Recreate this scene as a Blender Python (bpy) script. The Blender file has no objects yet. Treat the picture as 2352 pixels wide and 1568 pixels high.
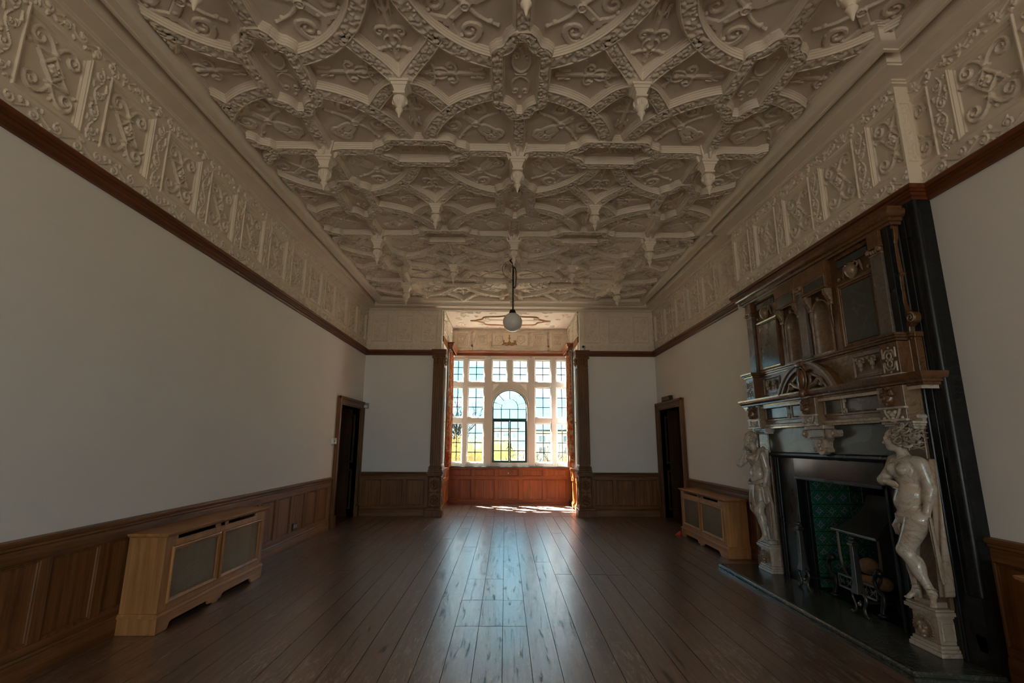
import bpy, bmesh, math, random
import numpy as np
from mathutils import Vector, Matrix

scene = bpy.context.scene
PI = math.pi
# ------------------------------------------------------------------ camera
cam_data = bpy.data.cameras.new('camera')
cam = bpy.data.objects.new('camera', cam_data)
scene.collection.objects.link(cam)
cam_data.sensor_width = 36.0
cam_data.lens = 1130.26 / 2352 * 36.0
cam_data.clip_start, cam_data.clip_end = 0.05, 2000
_p, _y, _r = .2022, -.0128, .0045
_F = Vector((0, math.cos(_p), math.sin(_p))); _U = Vector((0, -math.sin(_p), math.cos(_p))); _X = Vector((1, 0, 0))
_X2 = math.cos(_r) * _X + math.sin(_r) * _U
_U2 = -math.sin(_r) * _X + math.cos(_r) * _U
_Z = Matrix.Rotation(_y, 3, 'Z')
_X2, _U2, _F = _Z @ _X2, _Z @ _U2, _Z @ _F
cam.matrix_world = Matrix(((_X2.x, _U2.x, -_F.x, -.1124), (_X2.y, _U2.y, -_F.y, 0), (_X2.z, _U2.z, -_F.z, 1.5), (0, 0, 0, 1)))
scene.camera = cam
# ------------------------------------------------------------------ sky, sun, exposure
vs = scene.view_settings
vs.view_transform = 'Standard'; vs.look = 'None'; vs.gamma = 1; vs.use_curve_mapping = False
vs.exposure = 1.8
SKY = 1.8
FILL_LAMP = 37.0           # radiance of the two fill lamps added behind the viewer
world = bpy.data.worlds.new('sky'); scene.world = world; world.use_nodes = True
nt = world.node_tree; nt.nodes.clear()
def wn(t, **k):
    n = nt.nodes.new(t)
    for a, b in k.items(): setattr(n, a, b)
    return n
out = wn('ShaderNodeOutputWorld'); bg = wn('ShaderNodeBackground'); tc = wn('ShaderNodeTexCoord')
mp_ = wn('ShaderNodeMapping'); mp_.inputs['Scale'].default_value = (1.0, 1.0, 3.2)
nz = wn('ShaderNodeTexNoise'); nz.inputs['Scale'].default_value = 4.2; nz.inputs['Detail'].default_value = 7; nz.inputs['Roughness'].default_value = .6
cr = wn('ShaderNodeValToRGB'); cr.color_ramp.elements[0].position = .48; cr.color_ramp.elements[1].position = .80
cr.color_ramp.elements[0].color = (0, 0, 0, 1); cr.color_ramp.elements[1].color = (1, 1, 1, 1)
sp = wn('ShaderNodeSeparateXYZ'); gr = wn('ShaderNodeValToRGB')
gr.color_ramp.elements[0].position = 0; gr.color_ramp.elements[0].color = (.15, .44, .57, 1)
gr.color_ramp.elements[1].position = .45; gr.color_ramp.elements[1].color = (.095, .30, .44, 1)
mx = wn('ShaderNodeMix', data_type='RGBA'); mx.inputs[7].default_value = (.92, .92, .92, 1)
L = nt.links.new
L(tc.outputs['Generated'], mp_.inputs['Vector']); L(mp_.outputs[0], nz.inputs['Vector']); L(nz.outputs['Fac'], cr.inputs[0])
L(tc.outputs['Generated'], sp.inputs[0]); L(sp.outputs['Z'], gr.inputs[0])
gd = wn('ShaderNodeMath', operation='GREATER_THAN'); gd.inputs[1].default_value = -.012; L(sp.outputs['Z'], gd.inputs[0])
gm = wn('ShaderNodeMix', data_type='RGBA'); gm.inputs[6].default_value = (.62, .58, .42, 1)
L(cr.outputs[0], mx.inputs[0]); L(gr.outputs[0], mx.inputs[6]); L(gd.outputs[0], gm.inputs[0]); L(mx.outputs[2], gm.inputs[7]); L(gm.outputs[2], bg.inputs['Color'])
bg.inputs['Strength'].default_value = SKY
L(bg.outputs[0], out.inputs['Surface'])
world.cycles.sampling_method = 'AUTOMATIC'
sun_d = bpy.data.lights.new('sun', 'SUN'); sun_d.energy = 140.0; sun_d.angle = math.radians(.6); sun_d.color = (1, .95, .88)
sun = bpy.data.objects.new('sun', sun_d); scene.collection.objects.link(sun)
sun.rotation_euler = Vector((.46, -.43, -.95)).to_track_quat('-Z', 'Y').to_euler()
def portal(name, loc, w, h, face):
    d = bpy.data.lights.new(name, 'AREA'); d.shape = 'RECTANGLE'; d.size = w; d.size_y = h; d.cycles.is_portal = True
    o = bpy.data.objects.new(name, d); scene.collection.objects.link(o); o.location = loc
    o.rotation_euler = Vector(face).to_track_quat('-Z', 'Y').to_euler()
portal('bay_window_portal', (0, 13.02, 2.3), 3.0, 2.7, (0, -1, 0))
portal('back_window_portal', (0, -9.2, 2.25), 5.4, 3.0, (0, 1, 0))
portal('right_window_portal', (3.40, -6.3, 2.1), 4.6, 2.72, (-1, 0, 0))
cy_ = scene.cycles; cy_.adaptive_threshold = .06; cy_.max_bounces = 7; cy_.diffuse_bounces = 5; cy_.glossy_bounces = 2; cy_.transmission_bounces = 2; cy_.transparent_max_bounces = 6; cy_.caustics_reflective = False; cy_.caustics_refractive = False; cy_.sample_clamp_indirect = 6.0
# ------------------------------------------------------------------ helpers
COL = scene.collection
MATS = {}
class NT:
    def __init__(s, name):
        s.m = bpy.data.materials.new(name); s.m.use_nodes = True; s.t = s.m.node_tree
        s.b = s.t.nodes['Principled BSDF']; MATS[name] = s.m
    def n(s, typ, **k):
        n = s.t.nodes.new(typ)
        for a, v in k.items():
            setattr(n, a, v)
        return n
    def l(s, a, b): s.t.links.new(a, b)
    def coords(s, scale=(1, 1, 1), rnd=False):
        c = s.n('ShaderNodeTexCoord'); m = s.n('ShaderNodeMapping'); m.inputs['Scale'].default_value = scale
        src = c.outputs['Object']
        if rnd:
            oi = s.n('ShaderNodeObjectInfo'); mu = s.n('ShaderNodeMath', operation='MULTIPLY'); mu.inputs[1].default_value = 37.0
            s.l(oi.outputs['Random'], mu.inputs[0]); ad = s.n('ShaderNodeVectorMath', operation='ADD')
            s.l(src, ad.inputs[0]); s.l(mu.outputs[0], ad.inputs[1]); src = ad.outputs[0]
        s.l(src, m.inputs['Vector']); return m.outputs[0]
    def noise(s, vec, scale, detail=4, rough=.55, dist=0):
        n = s.n('ShaderNodeTexNoise'); n.inputs['Scale'].default_value = scale; n.inputs['Detail'].default_value = detail
        n.inputs['Roughness'].default_value = rough; n.inputs['Distortion'].default_value = dist
        s.l(vec, n.inputs['Vector']); return n.outputs['Fac']
    def ramp(s, fac, stops, interp='LINEAR'):
        r = s.n('ShaderNodeValToRGB'); e = r.color_ramp.elements; r.color_ramp.interpolation = interp
        while len(e) < len(stops): e.new(.5)
        for el, (p, c) in zip(e, stops):
            el.position = p; el.color = (c[0], c[1], c[2], 1) if not isinstance(c, (int, float)) else (c, c, c, 1)
        s.l(fac, r.inputs[0]); return r.outputs[0]
    def mix(s, fac, a, b, mode='MIX'):
        m = s.n('ShaderNodeMix', data_type='RGBA', blend_type=mode)
        for v, i in ((fac, 0), (a, 6), (b, 7)):
            if isinstance(v, (int, float)): m.inputs[i].default_value = v
            elif isinstance(v, tuple): m.inputs[i].default_value = (v[0], v[1], v[2], 1)
            else: s.l(v, m.inputs[i])
        return m.outputs[2]
    def bump(s, h, strength, dist=.01):
        b = s.n('ShaderNodeBump'); b.inputs['Strength'].default_value = strength; b.inputs['Distance'].default_value = dist
        s.l(h, b.inputs['Height']); s.l(b.outputs[0], s.b.inputs['Normal'])
    def set(s, col=None, rough=None, spec=None, metal=None):
        for v, k in ((col, 'Base Color'), (rough, 'Roughness'), (spec, 'Specular IOR Level'), (metal, 'Metallic')):
            if v is None: continue
            if isinstance(v, tuple): s.b.inputs[k].default_value = (v[0], v[1], v[2], 1)
            elif isinstance(v, (int, float)): s.b.inputs[k].default_value = v
            else: s.l(v, s.b.inputs[k])
        return s.m
def plain(name, col, rough=.5, spec=.5, metal=0, var=.08, vs_=3.0, bump=0, bs=60):
    t = NT(name); v = t.coords()
    f = t.noise(v, vs_, 4)
    c = t.mix(f, tuple(x * (1 - var) for x in col), tuple(min(1, x * (1 + var)) for x in col))
    if bump: t.bump(t.noise(v, bs, 5), bump, .004)
    return t.set(c, rough, spec, metal)
def wood(name, dark, light, grain='z', rough=.46, rnd=False, fine=1.0, spec=.28):
    t = NT(name)
    sc = {'x': (1.2, 22, 22), 'y': (22, 1.2, 22), 'z': (22, 22, 1.2)}[grain]
    v = t.coords(tuple(a * fine for a in sc), rnd)
    f1 = t.noise(v, 1.0, 6, .62, .35); f2 = t.noise(t.coords((1.3, 1.3, 1.3), rnd), 1.6, 3)
    c = t.ramp(f1, [(.28, dark), (.72, light)])
    c = t.mix(t.ramp(f2, [(.3, .72), (.7, 1.15)]), (0, 0, 0), c, 'MULTIPLY') if False else t.mix(.55, c, t.ramp(f2, [(.3, .62), (.7, 1.0)]), 'MULTIPLY')
    t.bump(f1, .12, .004)
    return t.set(c, t.ramp(f1, [(.2, rough * .85), (.8, rough * 1.2)]), spec)
def marble(name, base, vein, stain, rough=.25, scale=3.0, stain_amt=.5, sss=0, spec=.5):
    t = NT(name); v = t.coords()
    f = t.noise(v, scale * .8, 4, .5, .8); g = t.noise(v, scale * .8, 5, .6, .8); h = t.noise(v, scale * 1.1, 5, .6, 1.6)
    c = t.mix(t.ramp(g, [(.40, 0.0), (.72, stain_amt)]), base, stain)
    c = t.mix(t.ramp(h, [(.475, 0.0), (.50, .5), (.525, 0.0)]), c, vein)
    c = t.mix(.6, c, t.ramp(f, [(.3, .62), (.7, 1.0)]), 'MULTIPLY')
    return t.set(c, t.ramp(f, [(.3, rough), (.7, rough * 1.5)]), spec)

def mesh_np(name, v, q):
    me = bpy.data.meshes.new(name)
    v = np.asarray(v, np.float32); q = np.asarray(q, np.int32)
    me.vertices.add(len(v)); me.vertices.foreach_set('co', v.ravel())
    k = q.shape[1]
    me.loops.add(q.size); me.loops.foreach_set('vertex_index', q.ravel())
    me.polygons.add(len(q)); me.polygons.foreach_set('loop_start', np.arange(0, q.size, k, dtype=np.int32))
    try: me.polygons.foreach_set('loop_total', np.full(len(q), k, np.int32))
    except Exception: pass
    me.update(calc_edges=True); return me
def props(o, label=None, cat=None, group=None, kind=None):
    if label: o['label'] = label
    if cat: o['category'] = cat
    if group: o['group'] = group
    if kind: o['kind'] = kind
    return o
def place(o, parent, loc=(0, 0, 0), rot=0, scale=None):
    o.location = loc; o.rotation_euler = (0, 0, rot)
    if scale: o.scale = scale
    if parent: o.parent = parent
    return o
WM = {}
def link(name, me, mat, parent=None, world_co=True):
    if mat and not me.materials: me.materials.append(MATS[mat] if isinstance(mat, str) else mat)
    o = bpy.data.objects.new(name, me); COL.objects.link(o)
    if parent:
        o.parent = parent; pm = WM.get(parent.name, Matrix.Identity(4))
        if world_co: o.matrix_parent_inverse = pm.inverted()
        else: WM[o.name] = pm
    return o
def empty(name, loc, label, cat, group=None, rot=0):
    o = bpy.data.objects.new(name, None); COL.objects.link(o); o.empty_display_size = .1
    o.location = loc; o.rotation_euler = (0, 0, rot)
    WM[o.name] = Matrix.Translation(loc) @ Matrix.Rotation(rot, 4, 'Z')
    return props(o, label, cat, group)
class MB:
    def __init__(s): s.v = []; s.f = []
    def add(s, v, f):
        o = len(s.v); s.v.extend([tuple(map(float, p)) for p in v]); s.f.extend([tuple(i + o for i in q) for q in f]); return s
    def box(s, x0, x1, y0, y1, z0, z1):
        v = [(x, y, z) for z in (z0, z1) for y in (y0, y1) for x in (x0, x1)]
        return s.add(v, [(0, 2, 3, 1), (4, 5, 7, 6), (0, 1, 5, 4), (2, 6, 7, 3), (0, 4, 6, 2), (1, 3, 7, 5)])
    def prism(s, poly, axis, a, b):
        P = {'x': lambda t, p: (t, p[0], p[1]), 'y': lambda t, p: (p[0], t, p[1]), 'z': lambda t, p: (p[0], p[1], t)}[axis]
        n = len(poly); v = [P(a, p) for p in poly] + [P(b, p) for p in poly]
        f = [tuple(range(n - 1, -1, -1)), tuple(range(n, 2 * n))] + [(i, (i + 1) % n, n + (i + 1) % n, n + i) for i in range(n)]
        return s.add(v, f)
    def lathe(s, prof, c=(0, 0, 0), n=24, axis='z', a0=0, a1=2 * PI):
        full = abs(a1 - a0 - 2 * PI) < 1e-6; m = n if full else n + 1; v = []
        for r, h in prof:
            for i in range(m):
                a = a0 + (a1 - a0) * i / n; x, y = r * math.cos(a), r * math.sin(a)
                p = {'z': (x, y, h), 'x': (h, x, y), 'y': (y, h, x)}[axis]
                v.append((c[0] + p[0], c[1] + p[1], c[2] + p[2]))
        f = [(j * m + i, j * m + (i + 1) % m, (j + 1) * m + (i + 1) % m, (j + 1) * m + i) for j in range(len(prof) - 1) for i in range(n)]
        return s.add(v, f)
    def tube(s, pts, r, n=8, closed=False, flat=1.0):
        P = [Vector(p) for p in pts]; N = len(P); R = r if hasattr(r, '__len__') else [r] * N
        v = []; up = None
        for i in range(N):
            t = (P[(i + 1) % N] - P[i - 1]) if closed else (P[min(i + 1, N - 1)] - P[max(i - 1, 0)])
            if t.length < 1e-9: t = Vector((0, 0, 1))
            t.normalize()
            if up is None: up = t.orthogonal().normalized()
            up = (up - t * up.dot(t)); up = up.normalized() if up.length > 1e-6 else t.orthogonal().normalized()
            w = t.cross(up)
            for k in range(n):
                a = 2 * PI * k / n; v.append(P[i] + (up * math.cos(a) + w * math.sin(a) * flat) * R[i])
        M = N if closed else N - 1
        f = [(i * n + k, i * n + (k + 1) % n, ((i + 1) % N) * n + (k + 1) % n, ((i + 1) % N) * n + k) for i in range(M) for k in range(n)]
        if not closed: f += [tuple(range(n - 1, -1, -1)), tuple((N - 1) * n + k for k in range(n))]
        return s.add(v, f)
    def ell(s, c, r, n=12, m=8):
        r = r if hasattr(r, '__len__') else (r, r, r); v = []
        for j in range(1, m):
            t = PI * j / m
            for i in range(n):
                a = 2 * PI * i / n; v.append((c[0] + r[0] * math.sin(t) * math.cos(a), c[1] + r[1] * math.sin(t) * math.sin(a), c[2] + r[2] * math.cos(t)))
        f = [(j * n + i, (j + 1) * n + i, (j + 1) * n + (i + 1) % n, j * n + (i + 1) % n) for j in range(m - 2) for i in range(n)]
        v += [(c[0], c[1], c[2] + r[2]), (c[0], c[1], c[2] - r[2])]; T = len(v) - 2
        f += [(T, i, (i + 1) % n) for i in range(n)] + [(T + 1, (m - 2) * n + (i + 1) % n, (m - 2) * n + i) for i in range(n)]
        return s.add(v, f)
    def rect(s, mp, a0, a1, b0, b1, prof, fill=False):
        """moulding running round a rectangle: prof = [(inset, height)], mp(a, b, h) -> xyz"""
        v = []
        for d, h in prof: v += [mp(a0 + d, b0 + d, h), mp(a1 - d, b0 + d, h), mp(a1 - d, b1 - d, h), mp(a0 + d, b1 - d, h)]
        f = [(j * 4 + i, j * 4 + (i + 1) % 4, j * 4 + 4 + (i + 1) % 4, j * 4 + 4 + i) for j in range(len(prof) - 1) for i in range(4)]
        if fill: k = 4 * (len(prof) - 1); f.append((k, k + 1, k + 2, k + 3))
        return s.add(v, f)
    def mould(s, path, prof, closed=False, cap=True):
        """prof = [(distance to the left of the path, z)] swept along a plan path with mitres"""
        N = len(path); v = []; m = len(prof)
        for i in range(N):
            a = Vector(path[i]); ds = []
            if closed or i > 0: ds.append((a - Vector(path[i - 1])).normalized())
            if closed or i < N - 1: ds.append((Vector(path[(i + 1) % N]) - a).normalized())
            ns = [Vector((-d.y, d.x)) for d in ds]
            if len(ns) == 2: b = ns[0] + ns[1]; b = b / max(.2, (1 + ns[0].dot(ns[1])))
            else: b = ns[0]
            for d, z in prof: v.append((a.x + b.x * d, a.y + b.y * d, z))
        M = N if closed else N - 1
        f = [(i * m + k, ((i + 1) % N) * m + k, ((i + 1) % N) * m + k + 1, i * m + k + 1) for i in range(M) for k in range(m - 1)]
        if cap and not closed: f += [tuple(range(m)), tuple((N - 1) * m + k for k in range(m - 1, -1, -1))]
        return s.add(v, f)
    def xf(s, M, start=0):
        s.v[start:] = [tuple(M @ Vector(p)) for p in s.v[start:]]; return s
    def mesh(s, name, smooth=None, fix=False):
        me = bpy.data.meshes.new(name); me.from_pydata(s.v, [], s.f); me.update()
        if fix:
            bm = bmesh.new(); bm.from_mesh(me); bmesh.ops.recalc_face_normals(bm, faces=bm.faces); bm.to_mesh(me); bm.free()
        if smooth is not None: smooth_me(me, smooth)
        return me
    def obj(s, name, mat, parent=None, smooth=None, fix=False, bev=0):
        o = link(name, s.mesh(name, smooth, fix), mat, parent)
        if bev:
            b = o.modifiers.new('edge', 'BEVEL'); b.width = bev; b.segments = 2; b.limit_method = 'ANGLE'; b.angle_limit = math.radians(50)
        return o
def smooth_me(me, ang=35):
    me.polygons.foreach_set('use_smooth', np.ones(len(me.polygons), bool))
    try: me.set_sharp_from_angle(angle=math.radians(ang))
    except Exception: pass
    me.update()
def struct(o, label, cat): return props(o, label, cat, None, 'structure')
def copy_tree(o, parent=None):
    c = o.copy(); COL.objects.link(c)
    if parent: c.parent = parent
    for ch in list(o.children): copy_tree(ch, c)
    return c
# ---- relief carving: strokes (polyline, half width, height[, round]) raised on a plane
def relief(name, strokes, u0, u1, v0, v1, res=.006, edge=.006, base=None, keep=False, smooth=40, field=None):
    nu = int((u1 - u0) / res) + 1; nv = int((v1 - v0) / res) + 1
    us = np.linspace(u0, u1, nu); vs2 = np.linspace(v0, v1, nv); U, V = np.meshgrid(us, vs2, indexing='ij')
    H = np.zeros_like(U)
    for st in strokes:
        pts = np.asarray(st[0], float); w = np.broadcast_to(np.asarray(st[1], float), (len(pts),)); h = st[2]; rnd = len(st) > 3 and st[3]
        for i in range(max(1, len(pts) - 1)):
            a = pts[i]; b = pts[min(i + 1, len(pts) - 1)]; m = max(w[i], w[min(i + 1, len(pts) - 1)]) + res
            i0 = max(0, np.searchsorted(us, min(a[0], b[0]) - m) - 1); i1 = min(nu, np.searchsorted(us, max(a[0], b[0]) + m) + 1)
            j0 = max(0, np.searchsorted(vs2, min(a[1], b[1]) - m) - 1); j1 = min(nv, np.searchsorted(vs2, max(a[1], b[1]) + m) + 1)
            if i1 <= i0 or j1 <= j0: continue
            u = U[i0:i1, j0:j1] - a[0]; v = V[i0:i1, j0:j1] - a[1]; d = b - a; LL = d @ d
            t = np.clip((u * d[0] + v * d[1]) / LL, 0, 1) if LL > 1e-12 else np.zeros_like(u)
            q = np.hypot(u - t * d[0], v - t * d[1]); ww = w[i] + (w[min(i + 1, len(pts) - 1)] - w[i]) * t
            if rnd: s_ = np.sqrt(np.clip(1 - (q / np.maximum(ww, 1e-6)) ** 2, 0, 1))
            else: s_ = np.clip((ww - q) / edge, 0, 1); s_ = s_ * s_ * (3 - 2 * s_)
            H[i0:i1, j0:j1] = np.maximum(H[i0:i1, j0:j1], h * s_)
    B = base(U, V) if base else 0
    Z = H + B
    idx = np.arange(nu * nv).reshape(nu, nv)
    q = np.stack([idx[:-1, :-1], idx[1:, :-1], idx[1:, 1:], idx[:-1, 1:]], -1).reshape(-1, 4)
    if not keep:
        hm = np.maximum(np.maximum(H[:-1, :-1], H[1:, :-1]), np.maximum(H[1:, 1:], H[:-1, 1:])).ravel(); q = q[hm > 1e-5]
    vv = np.stack([U, V, Z], -1).reshape(-1, 3)
    used = np.unique(q); rm = np.full(len(vv), -1); rm[used] = np.arange(len(used))
    me = mesh_np(name, vv[used], rm[q]); smooth_me(me, smooth); return me
def spiral(cx, cy, r0, r1, turns, a0, sgn=1, n=26):
    t = np.linspace(0, 1, n); r = r0 + (r1 - r0) * t; a = a0 + sgn * turns * 2 * PI * t
    return np.stack([cx + r * np.cos(a), cy + r * np.sin(a)], -1)
def bez(*p, n=14):
    p = np.asarray(p, float); t = np.linspace(0, 1, n)[:, None]
    if len(p) == 3: return (1 - t) ** 2 * p[0] + 2 * t * (1 - t) * p[1] + t * t * p[2]
    return (1 - t) ** 3 * p[0] + 3 * t * (1 - t) ** 2 * p[1] + 3 * t * t * (1 - t) * p[2] + t ** 3 * p[3]
def flip(strokes, fx=False, fy=False, tr=False):
    o = []
    for s_ in strokes:
        p = np.array(s_[0], float)
        if tr: p = p[:, ::-1]
        o.append((p * np.array([-1 if fx else 1, -1 if fy else 1]),) + tuple(s_[1:]))
    return o
def vine(u0, u1, v0, v1, seed, pitch=.16, h=.012):
    """running foliage with curls filling a band"""
    rg = random.Random(seed); st = []; horiz = (u1 - u0) > (v1 - v0)
    Ln, Wd = ((u1 - u0), (v1 - v0)) if horiz else ((v1 - v0), (u1 - u0)); n = max(2, int(Ln / pitch)); a = Wd * .5
    def q(s_, t_): return (u0 + s_, (v0 + v1) / 2 + t_) if horiz else ((u0 + u1) / 2 + t_, v0 + s_)
    ts = np.linspace(0, Ln, n * 8 + 1); st.append(([q(t, a * .45 * math.sin(t / Ln * n * PI)) for t in ts], .006, h * .8, True))
    for k in range(n):
        c = (k + .5) / n * Ln; sg = -1 if k % 2 else 1
        st.append(([q(*p) for p in spiral(c, -sg * a * .12, a * .52, a * .12, 1.25, sg * PI / 2, sg, 18)], np.linspace(.008, .004, 18), h, True))
        st.append(([q(c, -sg * a * .12)], .016, h * 1.3, True))
        for e in range(4):
            x = c + rg.uniform(-.5, .5) * Ln / n; y = rg.choice((-1, 1)) * a * rg.uniform(.45, .85); an = rg.uniform(0, PI); l = rg.uniform(.008, .02)
            st.append(([q(x - l * math.cos(an), y - l * math.sin(an) * .7), q(x + l * math.cos(an), y + l * math.sin(an) * .7)], (.011, .005), h * rg.uniform(.8, 1.3), True))
    return st
# ---- smooth blended solids (surface nets over a distance field)
def sdf_mesh(name, prims, res=.006, k=.018, smooth=180):
    P = []
    for p in prims:
        if p[0] == 'c': a, b = np.array(p[1], float), np.array(p[2], float); r = max(p[3], p[4]); P.append((np.minimum(a, b) - r, np.maximum(a, b) + r))
        else: c = np.array(p[1], float); r = max(p[2]); P.append((c - r, c + r))
    lo = np.min([x[0] for x in P], 0) - .02; hi = np.max([x[1] for x in P], 0) + .02
    n = np.ceil((hi - lo) / res).astype(int) + 1
    ax = [lo[i] + res * np.arange(n[i]) for i in range(3)]; D = np.full(n, 1.0, np.float32)
    for p, (b0, b1) in zip(prims, P):
        kk = p[6] if p[0] == 'c' and len(p) > 6 else k
        s0 = np.maximum(0, ((b0 - lo - .045) / res).astype(int)); s1 = np.minimum(n, ((b1 - lo + .045) / res).astype(int) + 2)
        X = ax[0][s0[0]:s1[0], None, None]; Y = ax[1][None, s0[1]:s1[1], None]; Z = ax[2][None, None, s0[2]:s1[2]]
        if p[0] == 'c':
            a, b = np.array(p[1], float), np.array(p[2], float); d = b - a; LL = d @ d + 1e-12
            t = np.clip(((X - a[0]) * d[0] + (Y - a[1]) * d[1] + (Z - a[2]) * d[2]) / LL, 0, 1)
            q = np.sqrt((X - a[0] - t * d[0]) ** 2 + (Y - a[1] - t * d[1]) ** 2 + (Z - a[2] - t * d[2]) ** 2) - (p[3] + (p[4] - p[3]) * t)
        else:
            c = np.array(p[1], float); r = np.array(p[2], float); xx, yy, zz = X - c[0], Y - c[1], Z - c[2]
            if len(p) > 3 and p[3] is not None:
                M = np.array(p[3].to_3x3() if hasattr(p[3], 'to_3x3') else p[3]).T
                xx, yy, zz = (M[0, 0] * xx + M[0, 1] * yy + M[0, 2] * zz, M[1, 0] * xx + M[1, 1] * yy + M[1, 2] * zz, M[2, 0] * xx + M[2, 1] * yy + M[2, 2] * zz)
            k0 = np.sqrt((xx / r[0]) ** 2 + (yy / r[1]) ** 2 + (zz / r[2]) ** 2)
            q = (k0 - 1) * r.min() if len(p) > 4 else (k0 - 1) * k0 / np.maximum(1e-6, np.sqrt((xx / r[0] ** 2) ** 2 + (yy / r[1] ** 2) ** 2 + (zz / r[2] ** 2) ** 2))
        sl = tuple(slice(s0[i], s1[i]) for i in range(3)); d0 = D[sl]
        hh = np.maximum(kk - np.abs(d0 - q), 0) / kk
        D[sl] = np.minimum(d0, q) - hh * hh * kk * .25
    S = D < 0
    C = np.zeros(tuple(n - 1), int); acc = np.zeros(tuple(n - 1) + (3,)); cnt = np.zeros(tuple(n - 1))
    for axis in range(3):
        for o1 in (0, 1):
            for o2 in (0, 1):
                i0 = [0, 0, 0]; others = [a for a in range(3) if a != axis]; i0[others[0]] = o1; i0[others[1]] = o2
                i1 = list(i0); i1[axis] = 1
                A = D[tuple(slice(i0[a], i0[a] + n[a] - 1) for a in range(3))]; B = D[tuple(slice(i1[a], i1[a] + n[a] - 1) for a in range(3))]
                cr_ = (A < 0) != (B < 0); t = np.where(cr_, A / np.where(cr_, A - B, 1), 0)
                for a in range(3): acc[..., a] += np.where(cr_, (t if a == axis else i0[a]), 0)
                cnt += cr_
    act = cnt > 0; idx = np.full(act.shape, -1); idx[act] = np.arange(act.sum())
    g = np.argwhere(act); V = lo + res * (g + acc[act] / cnt[act][:, None])
    Q = []
    for axis in range(3):
        b, c = [(1, 2), (2, 0), (0, 1)][axis]
        A = np.take(S, range(0, n[axis] - 1), axis); B = np.take(S, range(1, n[axis]), axis); e = np.argwhere(A != B)
        e = e[(e[:, b] > 0) & (e[:, c] > 0) & (e[:, b] < n[b] - 1) & (e[:, c] < n[c] - 1)]
        if not len(e): continue
        f = S[tuple(e.T)]
        def I(db, dc):
            h = e.copy(); h[:, b] -= db; h[:, c] -= dc; return idx[tuple(h.T)]
        q = np.stack([I(0, 0), I(1, 0), I(1, 1), I(0, 1)], -1); q[~f] = q[~f][:, ::-1]; Q.append(q[:, ::-1] if True else q)
    Q = np.concatenate(Q); Q = Q[(Q >= 0).all(1)]
    me = mesh_np(name, V, Q); smooth_me(me, smooth)
    bm = bmesh.new(); bm.from_mesh(me); bmesh.ops.recalc_face_normals(bm, faces=bm.faces)
    bmesh.ops.smooth_vert(bm, verts=bm.verts, factor=.5, use_axis_x=True, use_axis_y=True, use_axis_z=True)
    bm.to_mesh(me); bm.free(); return me
# ------------------------------------------------------------------ materials
plain('plaster_wall', (.82, .778, .745), .85, .2, var=.03, vs_=1.2, bump=.05, bs=9)
plain('plaster_relief', (.745, .65, .545), .8, .25, var=.07, vs_=5, bump=.10, bs=90)
plain('plaster_frieze', (.745, .65, .54), .8, .25, var=.07, vs_=5, bump=.10, bs=90)
plain('white_paint', (.80, .76, .70), .45, .4, var=.03)
plain('stone_paint', (.56, .53, .485), .55, .3, var=.05)
plain('white_plastic', (.72, .70, .66), .4, .5, var=.02)
plain('grey_plastic', (.30, .28, .26), .4, .5, var=.02)
plain('black_void', (.010, .010, .011), .9, .1, var=.2)
plain('black_iron', (.030, .030, .032), .38, .5, .6, var=.25, vs_=14, bump=.15, bs=80)
plain('iron_grey', (.10, .097, .09), .34, .5, .75, var=.25, vs_=14, bump=.1, bs=80)
plain('steel', (.23, .22, .20), .33, .5, .9, var=.3, vs_=11, bump=.1, bs=50)
plain('brass', (.42, .30, .13), .35, .5, 1)
plain('gilt', (.36, .20, .06), .5, .4, .3, var=.15)
plain('copper_trim', (.33, .15, .05), .5, .4, 0, var=.2)
plain('globe_glass', (.80, .80, .78), .18, .5, 0, var=.01)
plain('dark_lead', (.055, .065, .07), .5, .4, .2)
plain('casement_green', (.035, .06, .05), .45, .4)
plain('red_plastic', (.55, .03, .02), .4)
wood('oak_dark', (.095, .036, .010), (.29, .124, .042), 'z', .42)
wood('oak_dark_y', (.095, .036, .010), (.29, .124, .042), 'y', .40)
wood('oak_dark_x', (.095, .036, .010), (.29, .124, .042), 'x', .40)
wood('oak_panel', (.11, .040, .010), (.32, .132, .042), 'z', .40, rnd=True)
wood('oak_bay', (.11, .026, .005), (.31, .085, .016), 'z', .38, rnd=True)
wood('oak_bay_x', (.11, .026, .005), (.31, .085, .016), 'x', .38)
wood('oak_light', (.31, .130, .044), (.56, .265, .100), 'z', .40, rnd=True)
wood('oak_light_x', (.31, .130, .044), (.56, .265, .100), 'x', .38, rnd=True)
wood('mahogany_y', (.085, .022, .007), (.21, .062, .020), 'y', .36)
wood('mahogany_x', (.085, .022, .007), (.21, .062, .020), 'x', .36)
wood('door_wood', (.030, .014, .007), (.095, .046, .023), 'z', .5)
marble('alabaster_brown', (.185, .086, .036), (.035, .015, .008), (.055, .022, .009), .15, 4.0, .8)
marble('alabaster_pale', (.62, .55, .47), (.22, .14, .09), (.34, .22, .13), .10, 4.5, .7)
marble('alabaster_drape', (.46, .375, .295), (.18, .11, .07), (.33, .21, .13), .2, 4.5, .6)
marble('alabaster_mid', (.31, .21, .135), (.08, .045, .025), (.14, .068, .032), .22, 4.5, .75)
marble('grey_marble', (.155, .125, .105), (.05, .04, .035), (.085, .065, .052), .2, 6, .6)
marble('slate', (.040, .048, .045), (.06, .07, .065), (.022, .03, .028), .12, 2.2, .6)
marble('slate_green', (.075, .086, .078), (.10, .115, .10), (.04, .05, .045), .22, 2.0, .6)
marble('black_marble', (.008, .009, .009), (.03, .033, .033), (.012, .013, .014), .26, 3.5, .3, 0, .35)
marble('hearth_stone', (.060, .068, .060), (.17, .18, .16), (.028, .032, .03), .18, 7, .6)
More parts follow.
